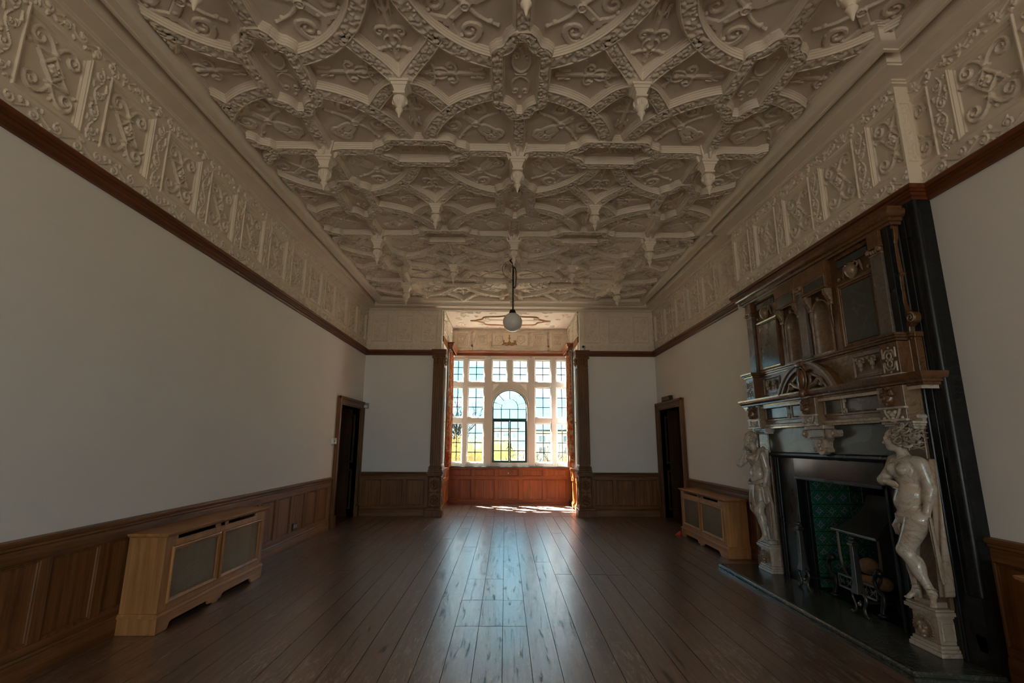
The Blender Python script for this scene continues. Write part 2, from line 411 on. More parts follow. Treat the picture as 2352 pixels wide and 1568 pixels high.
# floorboards: worn dark stain
t = NT('floorboard')
v = t.coords((26, 1.1, 26), True); g1 = t.noise(v, 1.0, 7, .65, .5)
base = t.ramp(g1, [(.25, (.105, .050, .027)), (.75, (.22, .115, .065))])
v2 = t.coords((24, 3.6, 24), True); w1 = t.noise(v2, 1.6, 10, .82, .3); big = t.noise(t.coords((1, .45, 1)), 1.1, 4, .6)
wr = t.mix(1.0, t.ramp(w1, [(.50, 0.0), (.60, 1.0)]), t.ramp(big, [(.36, .12), (.62, .95)]), 'MULTIPLY')
base = t.mix(wr, base, (.34, .295, .25))
ch = t.ramp(t.noise(t.coords((17, 1.7, 17), True), 1.7, 8, .78, .6), [(.555, 0.0), (.60, 1.0)])      # spots where the varnish has gone
base = t.mix(ch, base, (.075, .048, .032))
oi = t.n('ShaderNodeObjectInfo'); base = t.mix(.45, base, t.ramp(oi.outputs['Random'], [(0, .7), (1, 1.0)]), 'MULTIPLY')
t.bump(t.mix(.5, g1, w1), .06, .004); t.set(base, t.ramp(w1, [(.45, .36), (.68, .6)]), .5)
t.l(t.ramp(ch, [(0, .95), (1, .05)]), t.b.inputs['Coat Weight']); t.b.inputs['Coat Roughness'].default_value = .27; t.b.inputs['Coat IOR'].default_value = 2.0
# glass
t = NT('window_glass')
tr = t.n('ShaderNodeBsdfTransparent'); tr.inputs[0].default_value = (.97, .985, .98, 1); gl = t.n('ShaderNodeBsdfGlossy'); gl.inputs['Roughness'].default_value = .03
lw = t.n('ShaderNodeLayerWeight'); pw = t.n('ShaderNodeMath', operation='POWER'); pw.inputs[1].default_value = 4; t.l(lw.outputs['Facing'], pw.inputs[0]); fr = t.n('ShaderNodeMath', operation='MULTIPLY_ADD'); fr.inputs[1].default_value = .6; fr.inputs[2].default_value = .03; t.l(pw.outputs[0], fr.inputs[0]); ms = t.n('ShaderNodeMixShader')
t.l(fr.outputs[0], ms.inputs[0]); t.l(tr.outputs[0], ms.inputs[1]); t.l(gl.outputs[0], ms.inputs[2])
t.l(ms.outputs[0], t.t.nodes['Material Output'].inputs['Surface'])
# ------------------------------------------------------------------ the room shell
WX, YF, YB, ZC = 3.2, 10.744, -9.0, 4.63
ZR0, ZR1, ZF1 = 3.37, 3.49, 4.425
BY0, BY1, BX, XB = 3.527, 6.50, 1.54, 3.08         # breast span, bay half width, breast face
YBAY, ZBAY = 12.8, 4.46
OY0, OY1, OZ = 4.20, 5.48, 1.14                     # fire opening
floor = struct(MB().box(-3.5, 3.9, YB - .2, 13.1, -.25, -.012).obj('floor', 'black_void'), 'worn dark stained floorboards running towards the bay window', 'floor')
rg = random.Random(4)
pm = {}
def plank(x0, x1, y0, y1):
    w, l = x1 - x0 - .004, y1 - y0 - .008; key = (round(w, 3), round(l, 2))
    if key not in pm:
        m = MB(); m.prism([(-w/2, -.012), (w/2, -.012), (w/2, 0), (-w/2, 0)], 'y', -l/2, l/2); pm[key] = m.mesh('plank', fix=True)
        pm[key].materials.append(MATS['floorboard'])
    o = link('plank', pm[key], None, floor); o.location = ((x0 + x1) / 2, (y0 + y1) / 2, rg.uniform(-.0012, 0))
xs = [-.72 + .1995 * k for k in range(-13, 21)]
for i, x in enumerate(xs):
    x1 = x + .1995
    if x1 < -3.2 or x > 3.2: continue
    x0c, x1c = max(x, -3.2), min(x1, 3.2)
    if x1c - x0c < .02: continue
    inner = x0c > -1.55 and x1c < 1.55
    ye = 12.78 if inner else YF
    cuts = [YB] + sorted([rg.uniform(-2, 2.2), rg.uniform(6.0, 9.6)]) + [ye]
    k = i - 13
    if k in (1, 2): cuts = [YB, 4.494, 5.19, 5.942] + [7.63] * (k == 2) + [ye]
    if k == 3: cuts = [YB, 4.494, 5.18, 8.9, ye]
    if k == 0: cuts = [YB, 1.0, 7.66, ye]
    if inner: cuts = [c for c in cuts if c < 10.4 or c == ye]; cuts.insert(-1, 10.72)
    for a, b in zip(cuts, cuts[1:]): plank(x0c, x1c, a, b)
# walls
WY0, WY1 = -8.6, -4.0          # span of the fill-light window added in the right wall
m = MB()
for y0, y1, z0, z1 in ((WY1, 9.29, 0, ZR1 - .02), (10.58, 10.9, 0, ZR1 - .02), (9.29, 10.58, 2.18, ZR1 - .02), (YB, WY1, 0, ZR1 - .02)): m.box(-3.35, -WX, y0, y1, z0, z1)
m.box(-3.35, -WX - .055, YB, 10.9, ZR1 - .02, ZC + .1)
wall_left = struct(m.obj('wall_left', 'plaster_wall'), 'long plain off-white plastered wall on the left above oak panelling', 'wall')
m = MB()
m.box(WX, 3.35, WY1, BY0, 0, ZR1 - .02).box(WX, 3.35, YB, WY1, 0, .75).box(WX, 3.35, YB, WY0, .75, ZR1 - .02).box(WX, 3.35, BY1, 9.29, 0, ZR1 - .02).box(WX, 3.35, 10.58, 10.9, 0, ZR1 - .02).box(WX, 3.35, 9.29, 10.58, 2.18, ZR1 - .02)
m.box(WX + .055, 3.35, YB, BY0, ZR1 - .02, ZC + .1).box(WX + .055, 3.35, BY1, 10.9, ZR1 - .02, ZC + .1)
m.box(XB, 3.35, BY0, OY0, 0, ZR1 - .02).box(XB, 3.35, OY1, BY1, 0, ZR1 - .02).box(XB, 3.35, OY0, OY1, OZ + .2, ZR1 - .02)
m.box(XB + .055, 3.35, BY0 + .001, BY1 - .001, ZR1 - .02, ZC + .1)
wall_right = struct(m.obj('wall_right', 'plaster_wall'), 'off-white plastered wall on the right with projecting chimney breast', 'wall')
m = MB().box(-3.35, -BX - .02, YF, YF + .15, 0, ZR1 - .02).box(BX + .02, 3.35, YF, YF + .15, 0, ZR1 - .02)
m.box(-3.35, -BX - .0, YF + .03, YF + .15, ZR1 - .02, ZC + .1).box(BX, 3.35, YF + .03, YF + .15, ZR1 - .02, ZC + .1)
m.box(-BX, BX, YF, YF + .15, ZBAY, ZC + .1)
wall_far = struct(m.obj('wall_far', 'plaster_wall'), 'off-white far wall either side of the window bay', 'wall')
m = MB().box(-3.35, 3.35, YB - .15, YB, 0, .75).box(-3.35, 3.35, YB - .15, YB, 3.75, ZC + .1).box(-3.35, -2.7, YB - .15, YB, .75, 3.75).box(2.7, 3.35, YB - .15, YB, .75, 3.75)
wall_back = struct(m.obj('wall_back', 'plaster_wall'), 'off-white wall behind the viewer with wide opening added for fill daylight', 'wall')
m = MB().box(-BX - .15, -BX, YF + .15, 13.0, 0, ZBAY + .1).box(BX, BX + .15, YF + .15, 13.0, 0, ZBAY + .1)
m.box(-BX, BX, YBAY, 13.0, 0, .9).box(-BX, BX, YBAY, 13.0, 3.70, ZBAY + .1)
wall_bay = struct(m.obj('wall_bay', 'plaster_wall'), 'plastered walls of the window bay', 'wall')
ceiling = struct(MB().box(-3.35, 3.35, YB - .15, YF + .15, ZC, ZC + .15).obj('ceiling', 'plaster_relief'), 'ornate plaster ceiling of circles, cartouches and pendants', 'ceiling')
ceiling_bay = struct(MB().box(-BX - .1, BX + .1, YF + .15, 13.0, ZBAY, ZBAY + .1).obj('ceiling_bay', 'plaster_relief'), 'lower plaster ceiling inside the window bay', 'ceiling')
# cornice, picture rail, dado
PATH = [(WX, YB), (WX, BY0), (XB, BY0), (XB, BY1), (WX, BY1), (WX, YF), (-WX, YF), (-WX, YB)]
prof = [(0, 4.40), (.03, 4.405), (.03, 4.42), (.045, 4.425), (.045, 4.437), (.165, 4.462), (.165, 4.475), (.180, 4.478), (.180, 4.57), (.252, 4.575), (.252, 4.498), (.276, 4.500), (.278, 4.512)]
prof += [(.280 + .098 * math.sin(a), 4.514 + .077 * (1 - math.cos(a))) for a in np.linspace(.15, PI / 2, 8)]
prof += [(.382, 4.592), (.382, 4.602), (.394, 4.602), (.394, 4.612), (.406, 4.612), (.406, 4.622), (.42, 4.622), (.42, 4.632), (0, 4.632)]
struct(MB().mould(PATH, prof, True).obj('trim_1', 'plaster_relief', None, 30), 'deep stepped plaster cornice around the ceiling edge', 'cornice')
rprof = [(0, 3.372), (.03, 3.372), (.034, 3.392), (.052, 3.400), (.052, 3.425), (.060, 3.428), (.060, 3.446), (.074, 3.452), (.078, 3.476), (.072, 3.488), (0, 3.492)]
struct(MB().mould([(WX, YB), (WX, BY0), (XB, BY0), (XB, BY1), (WX, BY1), (WX, YF)], rprof).obj('trim_2', 'mahogany_y', None, 30), 'dark red wooden picture rail along the right wall', 'picture rail')
struct(MB().mould([(-WX, YF), (-WX, YB)], rprof).obj('trim_3', 'mahogany_y', None, 30), 'dark red wooden picture rail along the left wall', 'picture rail')
struct(MB().mould([(WX, YF), (1.70, YF)], rprof).obj('trim_4', 'mahogany_x', None, 30), 'dark wooden picture rail on the far wall right of the bay', 'picture rail')
struct(MB().mould([(-1.70, YF), (-WX, YF)], rprof).obj('trim_5', 'mahogany_x', None, 30), 'dark wooden picture rail on the far wall left of the bay', 'picture rail')
# ------------------------------------------------------------------ oak panelling below the dado
dprof = [(0, .80), (.022, .80), (.022, .815), (.034, .825), (.034, .842), (.05, .850), (.055, .868), (.048, .880), (0, .884)]
bprof = [(0, 0), (.034, 0), (.034, .112), (.028, .125), (.03, .135), (.022, .150), (0, .152)]
def wainscot(wall, mp, a0, a1, panels, path, gy='oak_dark_y'):
    """boarded panelling: base, rails, stiles and sunk panels, each a piece of its own"""
    zb, zt = .152, .80; p0, p1 = .205, .73
    MB().mould(path, dprof).obj('dado_rail', gy, wall, 30)
    MB().mould(path, bprof).obj('skirting_board', gy, wall, 30)
    def bx(a, b, z0, z1, h0, h1):
        c0, c1 = mp(a, z0, h0), mp(b, z1, h1)
        return MB().box(*sorted((c0[0], c1[0])), *sorted((c0[1], c1[1])), z0, z1)
    bx(a0, a1, p1, zt, 0, .024).obj('top_rail', gy, wall, bev=.003); bx(a0, a1, zb, p0, 0, .024).obj('bottom_rail', gy, wall, bev=.003)
    e = a0
    for (s0, s1) in panels + [(a1, a1)]:
        if s0 - e > .004: bx(e, s0, p0, p1, 0, .024).obj('stile', 'oak_panel', wall, bev=.003)
        if s1 > s0:
            bx(s0, s1, p0, p1, 0, .008).obj('panel', 'oak_panel', wall)
            MB().rect(mp, s0, s1, p0, p1, [(0, .025), (.004, .025), (.012, .018), (.018, .018), (.022, .009)]).obj('panel_moulding', 'oak_dark', wall, fix=True)
        e = s1
mpL = lambda a, b, h: (-WX + h, a, b)
mpR = lambda a, b, h: (WX - h, a, b)
mpF = lambda a, b, h: (a, YF - h, b)
mpB = lambda a, b, h: (XB - h, a, b)
wainscot(wall_left, mpL, 1.0, 9.06, [(3.62 + .487 * k, 4.02 + .487 * k) for k in range(-5, 11)], [(-WX, 9.06), (-WX, 1.0)])
wainscot(wall_right, mpR, 1.0, BY0, [(1.15 + .487 * k, 1.55 + .487 * k) for k in range(5)], [(WX, 1.0), (WX, BY0)])
wainscot(wall_right, mpB, 6.24, BY1, [(6.29, 6.45)], [(XB, 6.24), (XB, BY1)])
wainscot(wall_right, mpR, BY1, 9.12, [(6.62 + .487 * k, 7.02 + .487 * k) for k in range(5)], [(WX, BY1), (WX, 9.12)])
wainscot(wall_far, mpF, -WX, -1.70, [(-3.05, -2.70), (-2.62, -2.26), (-2.18, -1.80)], [(-1.70, YF), (-WX, YF)], 'oak_dark_x')
wainscot(wall_far, mpF, 1.70, WX, [(1.80, 2.17), (2.25, 2.63), (2.71, 3.09)], [(WX, YF), (1.70, YF)], 'oak_dark_x')
# ------------------------------------------------------------------ doors
def door(name, sx, label):
    x = sx * WX; d = empty(name, (x, 9.88, 0), label, 'door'); d['kind'] = 'structure'
    def b(h0, h1, y0, y1, z0, z1): return MB().box(*sorted((x - sx * h0, x - sx * h1)), y0, y1, z0, z1)
    for (y0, y1) in ((9.13, 9.29), (10.58, 10.735)):
        m = b(0, .035, y0, y1, 0, 2.33)
        s0, s1 = (y0, y0 + .05) if y0 < 10 else (y1 - .05, y1)
        for v_ in (b(.03, .065, s0, s1, .2, 2.33), b(0, .05, min(y0, y1) + .02, max(y0, y1) - .02, .2, 2.3), b(0, .075, y0 - .005, y1 + .0, 0, .21)): m.add(v_.v, v_.f)
        m.obj('jamb_architrave', 'oak_dark', d, bev=.004)
    m = b(0, .035, 9.29, 10.58, 2.18, 2.33)
    for v_ in (b(.03, .065, 9.13, 10.735, 2.285, 2.335), b(0, .05, 9.29, 10.58, 2.2, 2.3)): m.add(v_.v, v_.f)
    m.obj('head_architrave', 'oak_dark_y', d, bev=.004)
    b(-.55, 0, 10.58, 10.62, 0, 2.2).obj('reveal', 'door_wood', d); b(-.55, 0, 9.25, 9.29, 0, 2.2).obj('reveal', 'door_wood', d)
    b(-.55, 0, 9.29, 10.58, 2.18, 2.22).obj('soffit', 'door_wood', d); b(-.60, 0, 9.25, 10.62, -.05, -.001).obj('threshold', 'door_wood', d)
    for (z0, z1) in ((.15, .95), (1.07, 2.06)):
        MB().rect(lambda a, c, h: (x + sx * a, 10.58 - h, c), .08, .48, z0, z1, [(0, 0), (.01, .012), (.03, .012), (.045, .002)], False).obj('reveal_panel', 'door_wood', d, fix=True)
    lf = b(-.60, -.55, 9.25, 10.62, 0, 2.2).obj('door_leaf', 'door_wood', d)
    for k, (z0, z1) in enumerate(((.15, .75), (.87, 1.30), (1.42, 2.06))):
        for (y0, y1) in ((9.42, 9.87), (9.99, 10.45)):
            MB().rect(lambda a, c, h: (x + sx * (.55 - h), a, c), y0, y1, z0, z1, [(0, 0), (.01, .012), (.03, .012), (.045, .002)], False).obj('leaf_panel', 'door_wood', lf, fix=True)
    return d
door('door_1', -1, 'dark panelled door with oak architrave on the left wall')
door('door_2', 1, 'dark panelled door with oak architrave on the right wall')
# ------------------------------------------------------------------ bay: panelling, window, pilasters, curtains
mpY = lambda a, b, h: (a, YBAY - h, b)
bw = empty('trim_6', (0, YBAY, 0), 'warm oak panelling below the bay window sill', 'panelling'); bw['kind'] = 'structure'
PX = [(-1.49, -.955), (-.865, -.37), (-.285, .235), (.33, .835), (.93, 1.43)]
def bb(x0, x1, z0, z1, h0, h1): return MB().box(x0, x1, YBAY - h1, YBAY - h0, z0, z1)
bb(-BX, BX, .84, .885, 0, .024).obj('top_rail', 'oak_bay_x', bw, bev=.003); bb(-BX, BX, .595, .67, 0, .024).obj('middle_rail', 'oak_bay_x', bw, bev=.003)
bb(-BX, BX, .05, .105, 0, .024).obj('bottom_rail', 'oak_bay_x', bw, bev=.003)
MB().mould([(BX, YBAY), (-BX, YBAY)], [(0, 0), (.04, 0), (.04, .075), (.03, .09), (0, .092)]).obj('skirting_board', 'oak_bay_x', bw)
e = -BX
for (s0, s1) in PX + [(BX, BX)]:
    for z0, z1 in ((.105, .595), (.67, .84)):
        bb(e, s0, z0, z1, 0, .024).obj('stile', 'oak_bay', bw, bev=.003)
        if s1 > s0:
            if z0 < .2:
                mid = (s0 + s1) / 2 + rg.uniform(-.06, .06)
                bb(s0, mid - .001, z0, z1, 0, .008).obj('panel', 'oak_bay', bw); bb(mid + .001, s1, z0, z1, 0, .008).obj('panel', 'oak_bay', bw)
            else: bb(s0, s1, z0, z1, 0, .008).obj('panel', 'oak_bay', bw)
            MB().rect(mpY, s0, s1, z0, z1, [(0, .025), (.004, .025), (.012, .017), (.017, .017), (.021, .009)]).obj('panel_moulding', 'oak_bay', bw, fix=True)
    e = s1
MB().lathe([(0, .03), (.012, .03), (.016, .04), (.022, .055), (.014, .066), (0, .068)], (0, 0, 0), 16, 'y').xf(Matrix.Translation((-.035, YBAY, .745)) @ Matrix.Scale(-1, 4, (0, 1, 0))).obj('knob', 'brass', bw, 60)
# side panelling of the bay
for sx, nm in ((-1, 'left'), (1, 'right')):
    sw = empty('trim_7' if sx < 0 else 'trim_8', (sx * BX, 11.8, 0), 'oak and painted panelling on the %s cheek of the bay' % nm, 'panelling'); sw['kind'] = 'structure'
    mps = (lambda sx: lambda a, b, h: (sx * (BX - h), a, b))(sx)
    def sb(y0, y1, z0, z1, h0, h1): return MB().box(*sorted((sx * (BX - h0), sx * (BX - h1))), y0, y1, z0, z1)
    for z0, z1 in ((.05, .105), (.595, .67), (.84, .885)): sb(10.9, YBAY, z0, z1, 0, .024).obj('rail', 'oak_bay', sw)
    sb(10.9, YBAY - .03, 0, .09, 0, .04).obj('skirting_board', 'oak_bay', sw)
    ys = [10.9, 11.0, 11.52, 11.61, 12.13, 12.22, 12.7, YBAY]
    for j in range(0, 8, 2):
        for z0, z1 in ((.105, .595), (.67, .84)): sb(ys[j], ys[j + 1], z0, z1, 0, .024).obj('stile', 'oak_bay', sw)
    for j in (1, 3, 5):
        for z0, z1 in ((.105, .595), (.67, .84)):
            sb(ys[j], ys[j + 1], z0, z1, 0, .008).obj('panel', 'oak_bay', sw)
            MB().rect(mps, ys[j], ys[j + 1], z0, z1, [(0, .025), (.004, .025), (.012, .017), (.021, .009)]).obj('panel_moulding', 'oak_bay', sw, fix=True)
    # painted folding shutters above
    for y0, y1 in ((10.92, 11.26), (11.27, 11.62)):
        sh = sb(y0, y1, .93, 3.68, .0, .03).obj('shutter', 'white_paint', sw)
        for z0, z1 in ((1.0, 1.75), (1.85, 2.5), (2.6, 3.05), (3.13, 3.6)):
            MB().rect(mps, y0 + .05, y1 - .05, z0, z1, [(0, .03), (.012, .042), (.022, .042), (.034, .032), (.05, .032), (.062, .04)], True).obj('shutter_panel', 'white_paint', sh, fix=True)
    MB().ell((sx * (BX - .06), 11.27, 1.95), (.014, .02, .02), 10, 6).obj('shutter_knob', 'brass', sw, 60)
    # wooden entablature over the cheek
    sb(10.9, YBAY, 3.73, 3.86, 0, .03).obj('head_rail', 'oak_bay', sw)
# sill and head rail
struct(MB().box(-BX, BX, 12.735, 12.93, .885, .905).obj('trim_9', 'slate', None, bev=.004), 'thin dark stone window sill in the bay', 'sill')
struct(MB().mould([(BX, YBAY), (-BX, YBAY)], [(0, 3.73), (.03, 3.73), (.035, 3.75), (.035, 3.80), (.05, 3.81), (.055, 3.83), (.07, 3.84), (.075, 3.862), (0, 3.865)]).obj('trim_10', 'oak_bay_x', None), 'warm wooden rail across the head of the bay window', 'rail')
# window
win = empty('window_1', (0, 12.88, .9), 'tall mullioned bay window with arched green casement in the middle', 'window'); win['kind'] = 'structure'
YW0, YW1 = 12.81, 12.93
def fbox(x0, x1, z0, z1, nm): return MB().box(x0, x1, YW0, YW1, z0, z1).obj(nm, 'stone_paint', win, bev=.012)
COLS = [(-1.50, -1.215), (-1.09, -.668), (.655, 1.078), (1.212, 1.50)]
ROWS = [(.995, 1.985), (2.125, 2.905), (3.05, 3.625)]
for x0, x1 in ((-BX, -1.50), (-1.215, -1.09), (-.668, -.47), (.47, .655), (1.078, 1.212), (1.50, BX)): fbox(x0, x1, .905, 3.70, 'mullion')
for x0, x1 in ((-1.50, -1.215), (-1.09, -.668), (.655, 1.078), (1.212, 1.50)):
    for z0, z1 in ((.905, .995), (1.985, 2.125), (2.905, 3.05), (3.625, 3.70)): fbox(x0, x1, z0, z1, 'transom')
fbox(-.47, .47, 3.625, 3.70, 'transom'); fbox(-.075, .075, 3.05, 3.625, 'mullion'); fbox(-.47, .47, .905, 1.0, 'transom')
# arch head block: z 2.36..3.05 with a round opening
AR = .445; ZS = 2.40
pts = [(AR * math.cos(a), ZS + AR * math.sin(a)) for a in np.linspace(PI, 0, 25)]
v = []; 
m = MB()
for yy in (YW0, YW1):
    for p in pts: m.v.append((p[0], yy, p[1]))
    for i, p in enumerate(pts):
        q = np.clip(p[0] * 1.0, -.47, .47); m.v.append((-.47 + .94 * i / 24, yy, 3.05))
n = 25
for i in range(24):
    m.f.append((i, n + i, n + i + 1, i + 1)); o2 = 2 * n; m.f.append((o2 + i, o2 + i + 1, o2 + n + i + 1, o2 + n + i)); m.f.append((i, i + 1, o2 + i + 1, o2 + i)); m.f.append((n + i, o2 + n + i, o2 + n + i + 1, n + i + 1))
m.box(-.47, -AR, YW0, YW1, ZS - .03, ZS + .001).box(AR, .47, YW0, YW1, ZS - .03, ZS + .001)
m.v += [(-.47, YW0, ZS), (.47, YW0, ZS), (-.47, YW1, ZS), (.47, YW1, ZS)]; k = len(m.v) - 4
m.f += [(k, 0, n), (k + 1, 24, n + 24)]
m.obj('arch_head', 'stone_paint', win, fix=True)
m = MB()
for rr, w_ in ((AR + .035, .014), (AR + .005, .012)): m.tube([(rr * math.cos(a), YW0 - .002, ZS + rr * math.sin(a)) for a in np.linspace(PI, 0, 33)], w_, 8)
m.obj('arch_moulding', 'stone_paint', win, 60)
for sx in (-1, 1):
    MB().prism([(sx * .44, 2.99), (sx * .27, 2.99), (sx * .40, 2.86), (sx * .44, 2.80)], 'y', YW0 - .008, YW0 + .01).obj('spandrel', 'plaster_wall', win, fix=True)
    fbox(*sorted((sx * .445, sx * .47)), 1.0, ZS, 'arch_jamb')
    for zz in (3.70,):
        MB().prism([(sx * .545 - .03, 3.66), (sx * .545 + .03, 3.66), (sx * .545 + .045, 3.72), (sx * .545 - .045, 3.72)], 'y', YW0 - .05, YW0).obj('bracket', 'stone_paint', win, fix=True)
def bars(parent, x0, x1, z0, z1, nc, nr, wd=.011, mt='dark_lead'):
    for i in range(1, nc):
        x = x0 + (x1 - x0) * i / nc; MB().box(x - wd, x + wd, 12.868, 12.884, z0, z1).obj('glazing_bar', mt, parent)
    for j in range(1, nr):
        z = z0 + (z1 - z0) * j / nr; MB().box(x0, x1, 12.868, 12.884, z - wd, z + wd).obj('glazing_bar', mt, parent)
def panes(parent, x0, x1, z0, z1, nc, nr):
    for i in range(nc):
        for j in range(nr):
            MB().box(x0 + (x1 - x0) * i / nc, x0 + (x1 - x0) * (i + 1) / nc, 12.874, 12.878, z0 + (z1 - z0) * j / nr, z0 + (z1 - z0) * (j + 1) / nr).obj('pane', 'window_glass', parent)
def light(x0, x1, z0, z1, nc, nr):
    f = MB().rect(lambda a, b, h: (a, 12.88 - h, b), x0, x1, z0, z1, [(0, -.02), (0, .03), (.018, .03), (.024, .018), (.024, -.02)]).obj('sash_frame', 'stone_paint', win, fix=True)
    bars(f, x0 + .02, x1 - .02, z0 + .02, z1 - .02, nc, nr); panes(f, x0 + .02, x1 - .02, z0 + .02, z1 - .02, nc, nr)
for (x0, x1) in COLS:
    for (z0, z1), nr in zip(ROWS, (4, 3, 3)): light(x0, x1, z0, z1, 2, nr)
light(-.47, -.075, 3.05, 3.625, 2, 3); light(.075, .47, 3.05, 3.625, 2, 3)
# green casement pair and fanlight
cas = MB().rect(lambda a, b, h: (a, 12.88 - h, b), -.445, .445, 1.0, 2.07, [(0, -.025), (0, .035), (.022, .035), (.022, -.025)]).box(-.445, .445, 12.845, 12.905, 2.05, 2.105).obj('casement_frame', 'casement_green', win, fix=True)
for x0, x1 in ((-.425, -.004), (.004, .425)):
    lf = MB().rect(lambda a, b, h: (a, 12.88 - h, b), x0, x1, 1.02, 2.05, [(0, -.02), (0, .045), (.03, .045), (.03, -.02)]).obj('casement_leaf', 'casement_green', win, fix=True)
    bars(lf, x0 + .03, x1 - .03, 1.05, 2.02, 2, 4); panes(lf, x0 + .03, x1 - .03, 1.05, 2.02, 2, 4)
for sx in (-1, 1): MB().tube([(sx * .03, 12.82, 1.46), (sx * .03, 12.80, 1.40), (sx * .06, 12.80, 1.35), (sx * .075, 12.80, 1.33)], .009, 6).box(sx * .03 - .012, sx * .03 + .012, 12.81, 12.84, 1.36, 1.48).obj('casement_handle', 'black_iron', win, 60)
fan = MB().tube([(.43 * math.cos(a), 12.876, ZS + .43 * math.sin(a)) for a in np.linspace(PI, 0, 33)], .015, 6).box(-.445, -.415, 12.85, 12.9, 2.1, ZS).box(.415, .445, 12.85, 12.9, 2.1, ZS).obj('fanlight_frame', 'casement_green', win, 60)
m = MB(); R2 = .21
m.tube([(R2 * math.cos(a), 12.876, ZS + R2 * math.sin(a)) for a in np.linspace(PI, 0, 25)], .010, 5).obj('glazing_bar', 'dark_lead', fan)
for a in (PI / 2, PI / 4 + .05, 3 * PI / 4 - .05, PI / 11, PI - PI / 11): MB().tube([(R2 * math.cos(a), 12.876, ZS + R2 * math.sin(a)), (.43 * math.cos(a), 12.876, ZS + .43 * math.sin(a))], .010, 5).obj('glazing_bar', 'dark_lead', fan)
for x in (-.215, 0, .215): MB().box(x - .010, x + .010, 12.868, 12.884, 2.1, 2.34 if x == 0 else ZS).obj('glazing_bar', 'dark_lead', fan)
MB().box(-.42, .42, 12.868, 12.884, 2.33, 2.35).obj('glazing_bar', 'dark_lead', fan)
MB().prism([(-.42, 2.1), (.42, 2.1)] + [(.42 * math.cos(a), ZS + .42 * math.sin(a)) for a in np.linspace(0, PI, 21)], 'y', 12.874, 12.878).obj('pane', 'window_glass', fan, fix=True)
# pilasters of the bay opening
for sx in (-1, 1):
    pl = empty('trim_11' if sx < 0 else 'trim_12', (sx * 1.58, 10.66, 0), 'carved and fluted dark oak pilaster %s of the bay opening' % ('left' if sx < 0 else 'right'), 'pilaster'); pl['kind'] = 'structure'
    def pb(a0, a1, y0, y1, z0, z1, mt='oak_dark', nm='part', bev=.004): return MB().box(*sorted((sx * a0, sx * a1)), y0, y1, z0, z1).obj(nm, mt, pl, bev=bev)
    pb(1.40, 1.78, 10.57, 10.93, 0, .13, nm='plinth'); pb(1.42, 1.75, 10.60, 10.93, .13, .17, nm='plinth_moulding')
    pb(1.44, 1.71, 10.625, 10.93, .17, .85, nm='pedestal'); pb(1.40, 1.76, 10.585, 10.95, .85, .885, nm='pedestal_cap'); pb(1.42, 1.73, 10.60, 10.94, .815, .85, nm='cap_moulding')
    for z0, z1, g in ((.885, .93, .02), (.93, .96, .008), (.96, .985, .015), (.985, 1.01, .004)): pb(1.44 - g, 1.70 + g, 10.625 - g, 10.93, z0, z1, nm='base_moulding', bev=.008)
    pb(1.455, 1.685, 10.65, 10.92, 1.01, 3.14, nm='shaft')
    for k in range(6):
        x = 1.462 + k * .0433; pb(x - .005, x + .011, 10.635, 10.652, 1.05, 3.10, nm='fillet', bev=.003)
    for k in range(5):
        y = 10.68 + k * .052; pb(1.44, 1.457, y, y + .02, 1.05, 3.10, nm='side_fillet', bev=.003)
    pb(1.445, 1.695, 10.64, 10.93, 3.12, 3.145, nm='necking', bev=.008); pb(1.45, 1.69, 10.645, 10.92, 3.145, 3.345, nm='capital_bell')
    pb(1.42, 1.715, 10.60, 10.95, 3.345, 3.375, nm='abacus'); pb(1.41, 1.73, 10.58, 10.95, 3.375, 3.49, mt='mahogany_x', nm='entablature_block')
    m = MB()
    for face in range(2):
        for i in range(4):
            for row in range(2):
                u = (1.48 + i * .06) if face == 0 else (10.68 + i * .065); z = 3.17 + row * .075
                pth = [(0, .0), (.012, .02), (.02, .045), (.03, .06), (.042, .062), (.046, .05)]
                m.tube([((sx * u, 10.645 - d, z + h) if face == 0 else (sx * (1.45 - d), u, z + h)) for d, h in pth], [.018, .02, .018, .014, .01, .006], 7)
    for u in (1.45, 1.69):
        m.lathe([(0, -.02), (.03, -.02), (.03, .02), (0, .02)], (sx * u, 10.63, 3.32), 14, 'y')
    m.obj('acanthus_leaves', 'oak_dark', pl, 50)
    # rosette carving on the pedestal faces
    st = []
    for cz in (.33, .63):
        st += [(spiral(0, cz, .085, .085, 1, 0, 1, 28), .008, .012, True), (spiral(0, cz, .03, .03, 1, 0, 1, 16), .007, .014, True), ([(0, cz)], .018, .02, True)]
        for a in range(4):
            aa = a * PI / 2 + PI / 4; st.append((spiral(.052 * math.cos(aa), cz + .052 * math.sin(aa), .024, .024, 1, 0, 1, 14), .006, .012, True))
    for cz in (.2, .48, .78): st += [([(-.1, cz), (-.04, cz)], .008, .01, True), ([(.04, cz), (.1, cz)], .008, .01, True)]
    st += [([(-.115, .19), (.115, .19), (.115, .80), (-.115, .80), (-.115, .19)], .006, .01, True)]
    me = relief('rosette_carving', st, -.125, .125, .18, .81, .005)
    o = link('rosette_carving', me, 'oak_dark', pl, True); o.matrix_basis = Matrix(((1, 0, 0, sx * 1.575), (0, 0, -1, 10.625), (0, 1, 0, 0), (0, 0, 0, 1)))
    o = link('rosette_carving', me, 'oak_dark', pl, True); o.matrix_basis = Matrix(((0, 0, -sx, sx * 1.44), (1, 0, 0, 10.77), (0, 1, 0, 0), (0, 0, 0, 1)))
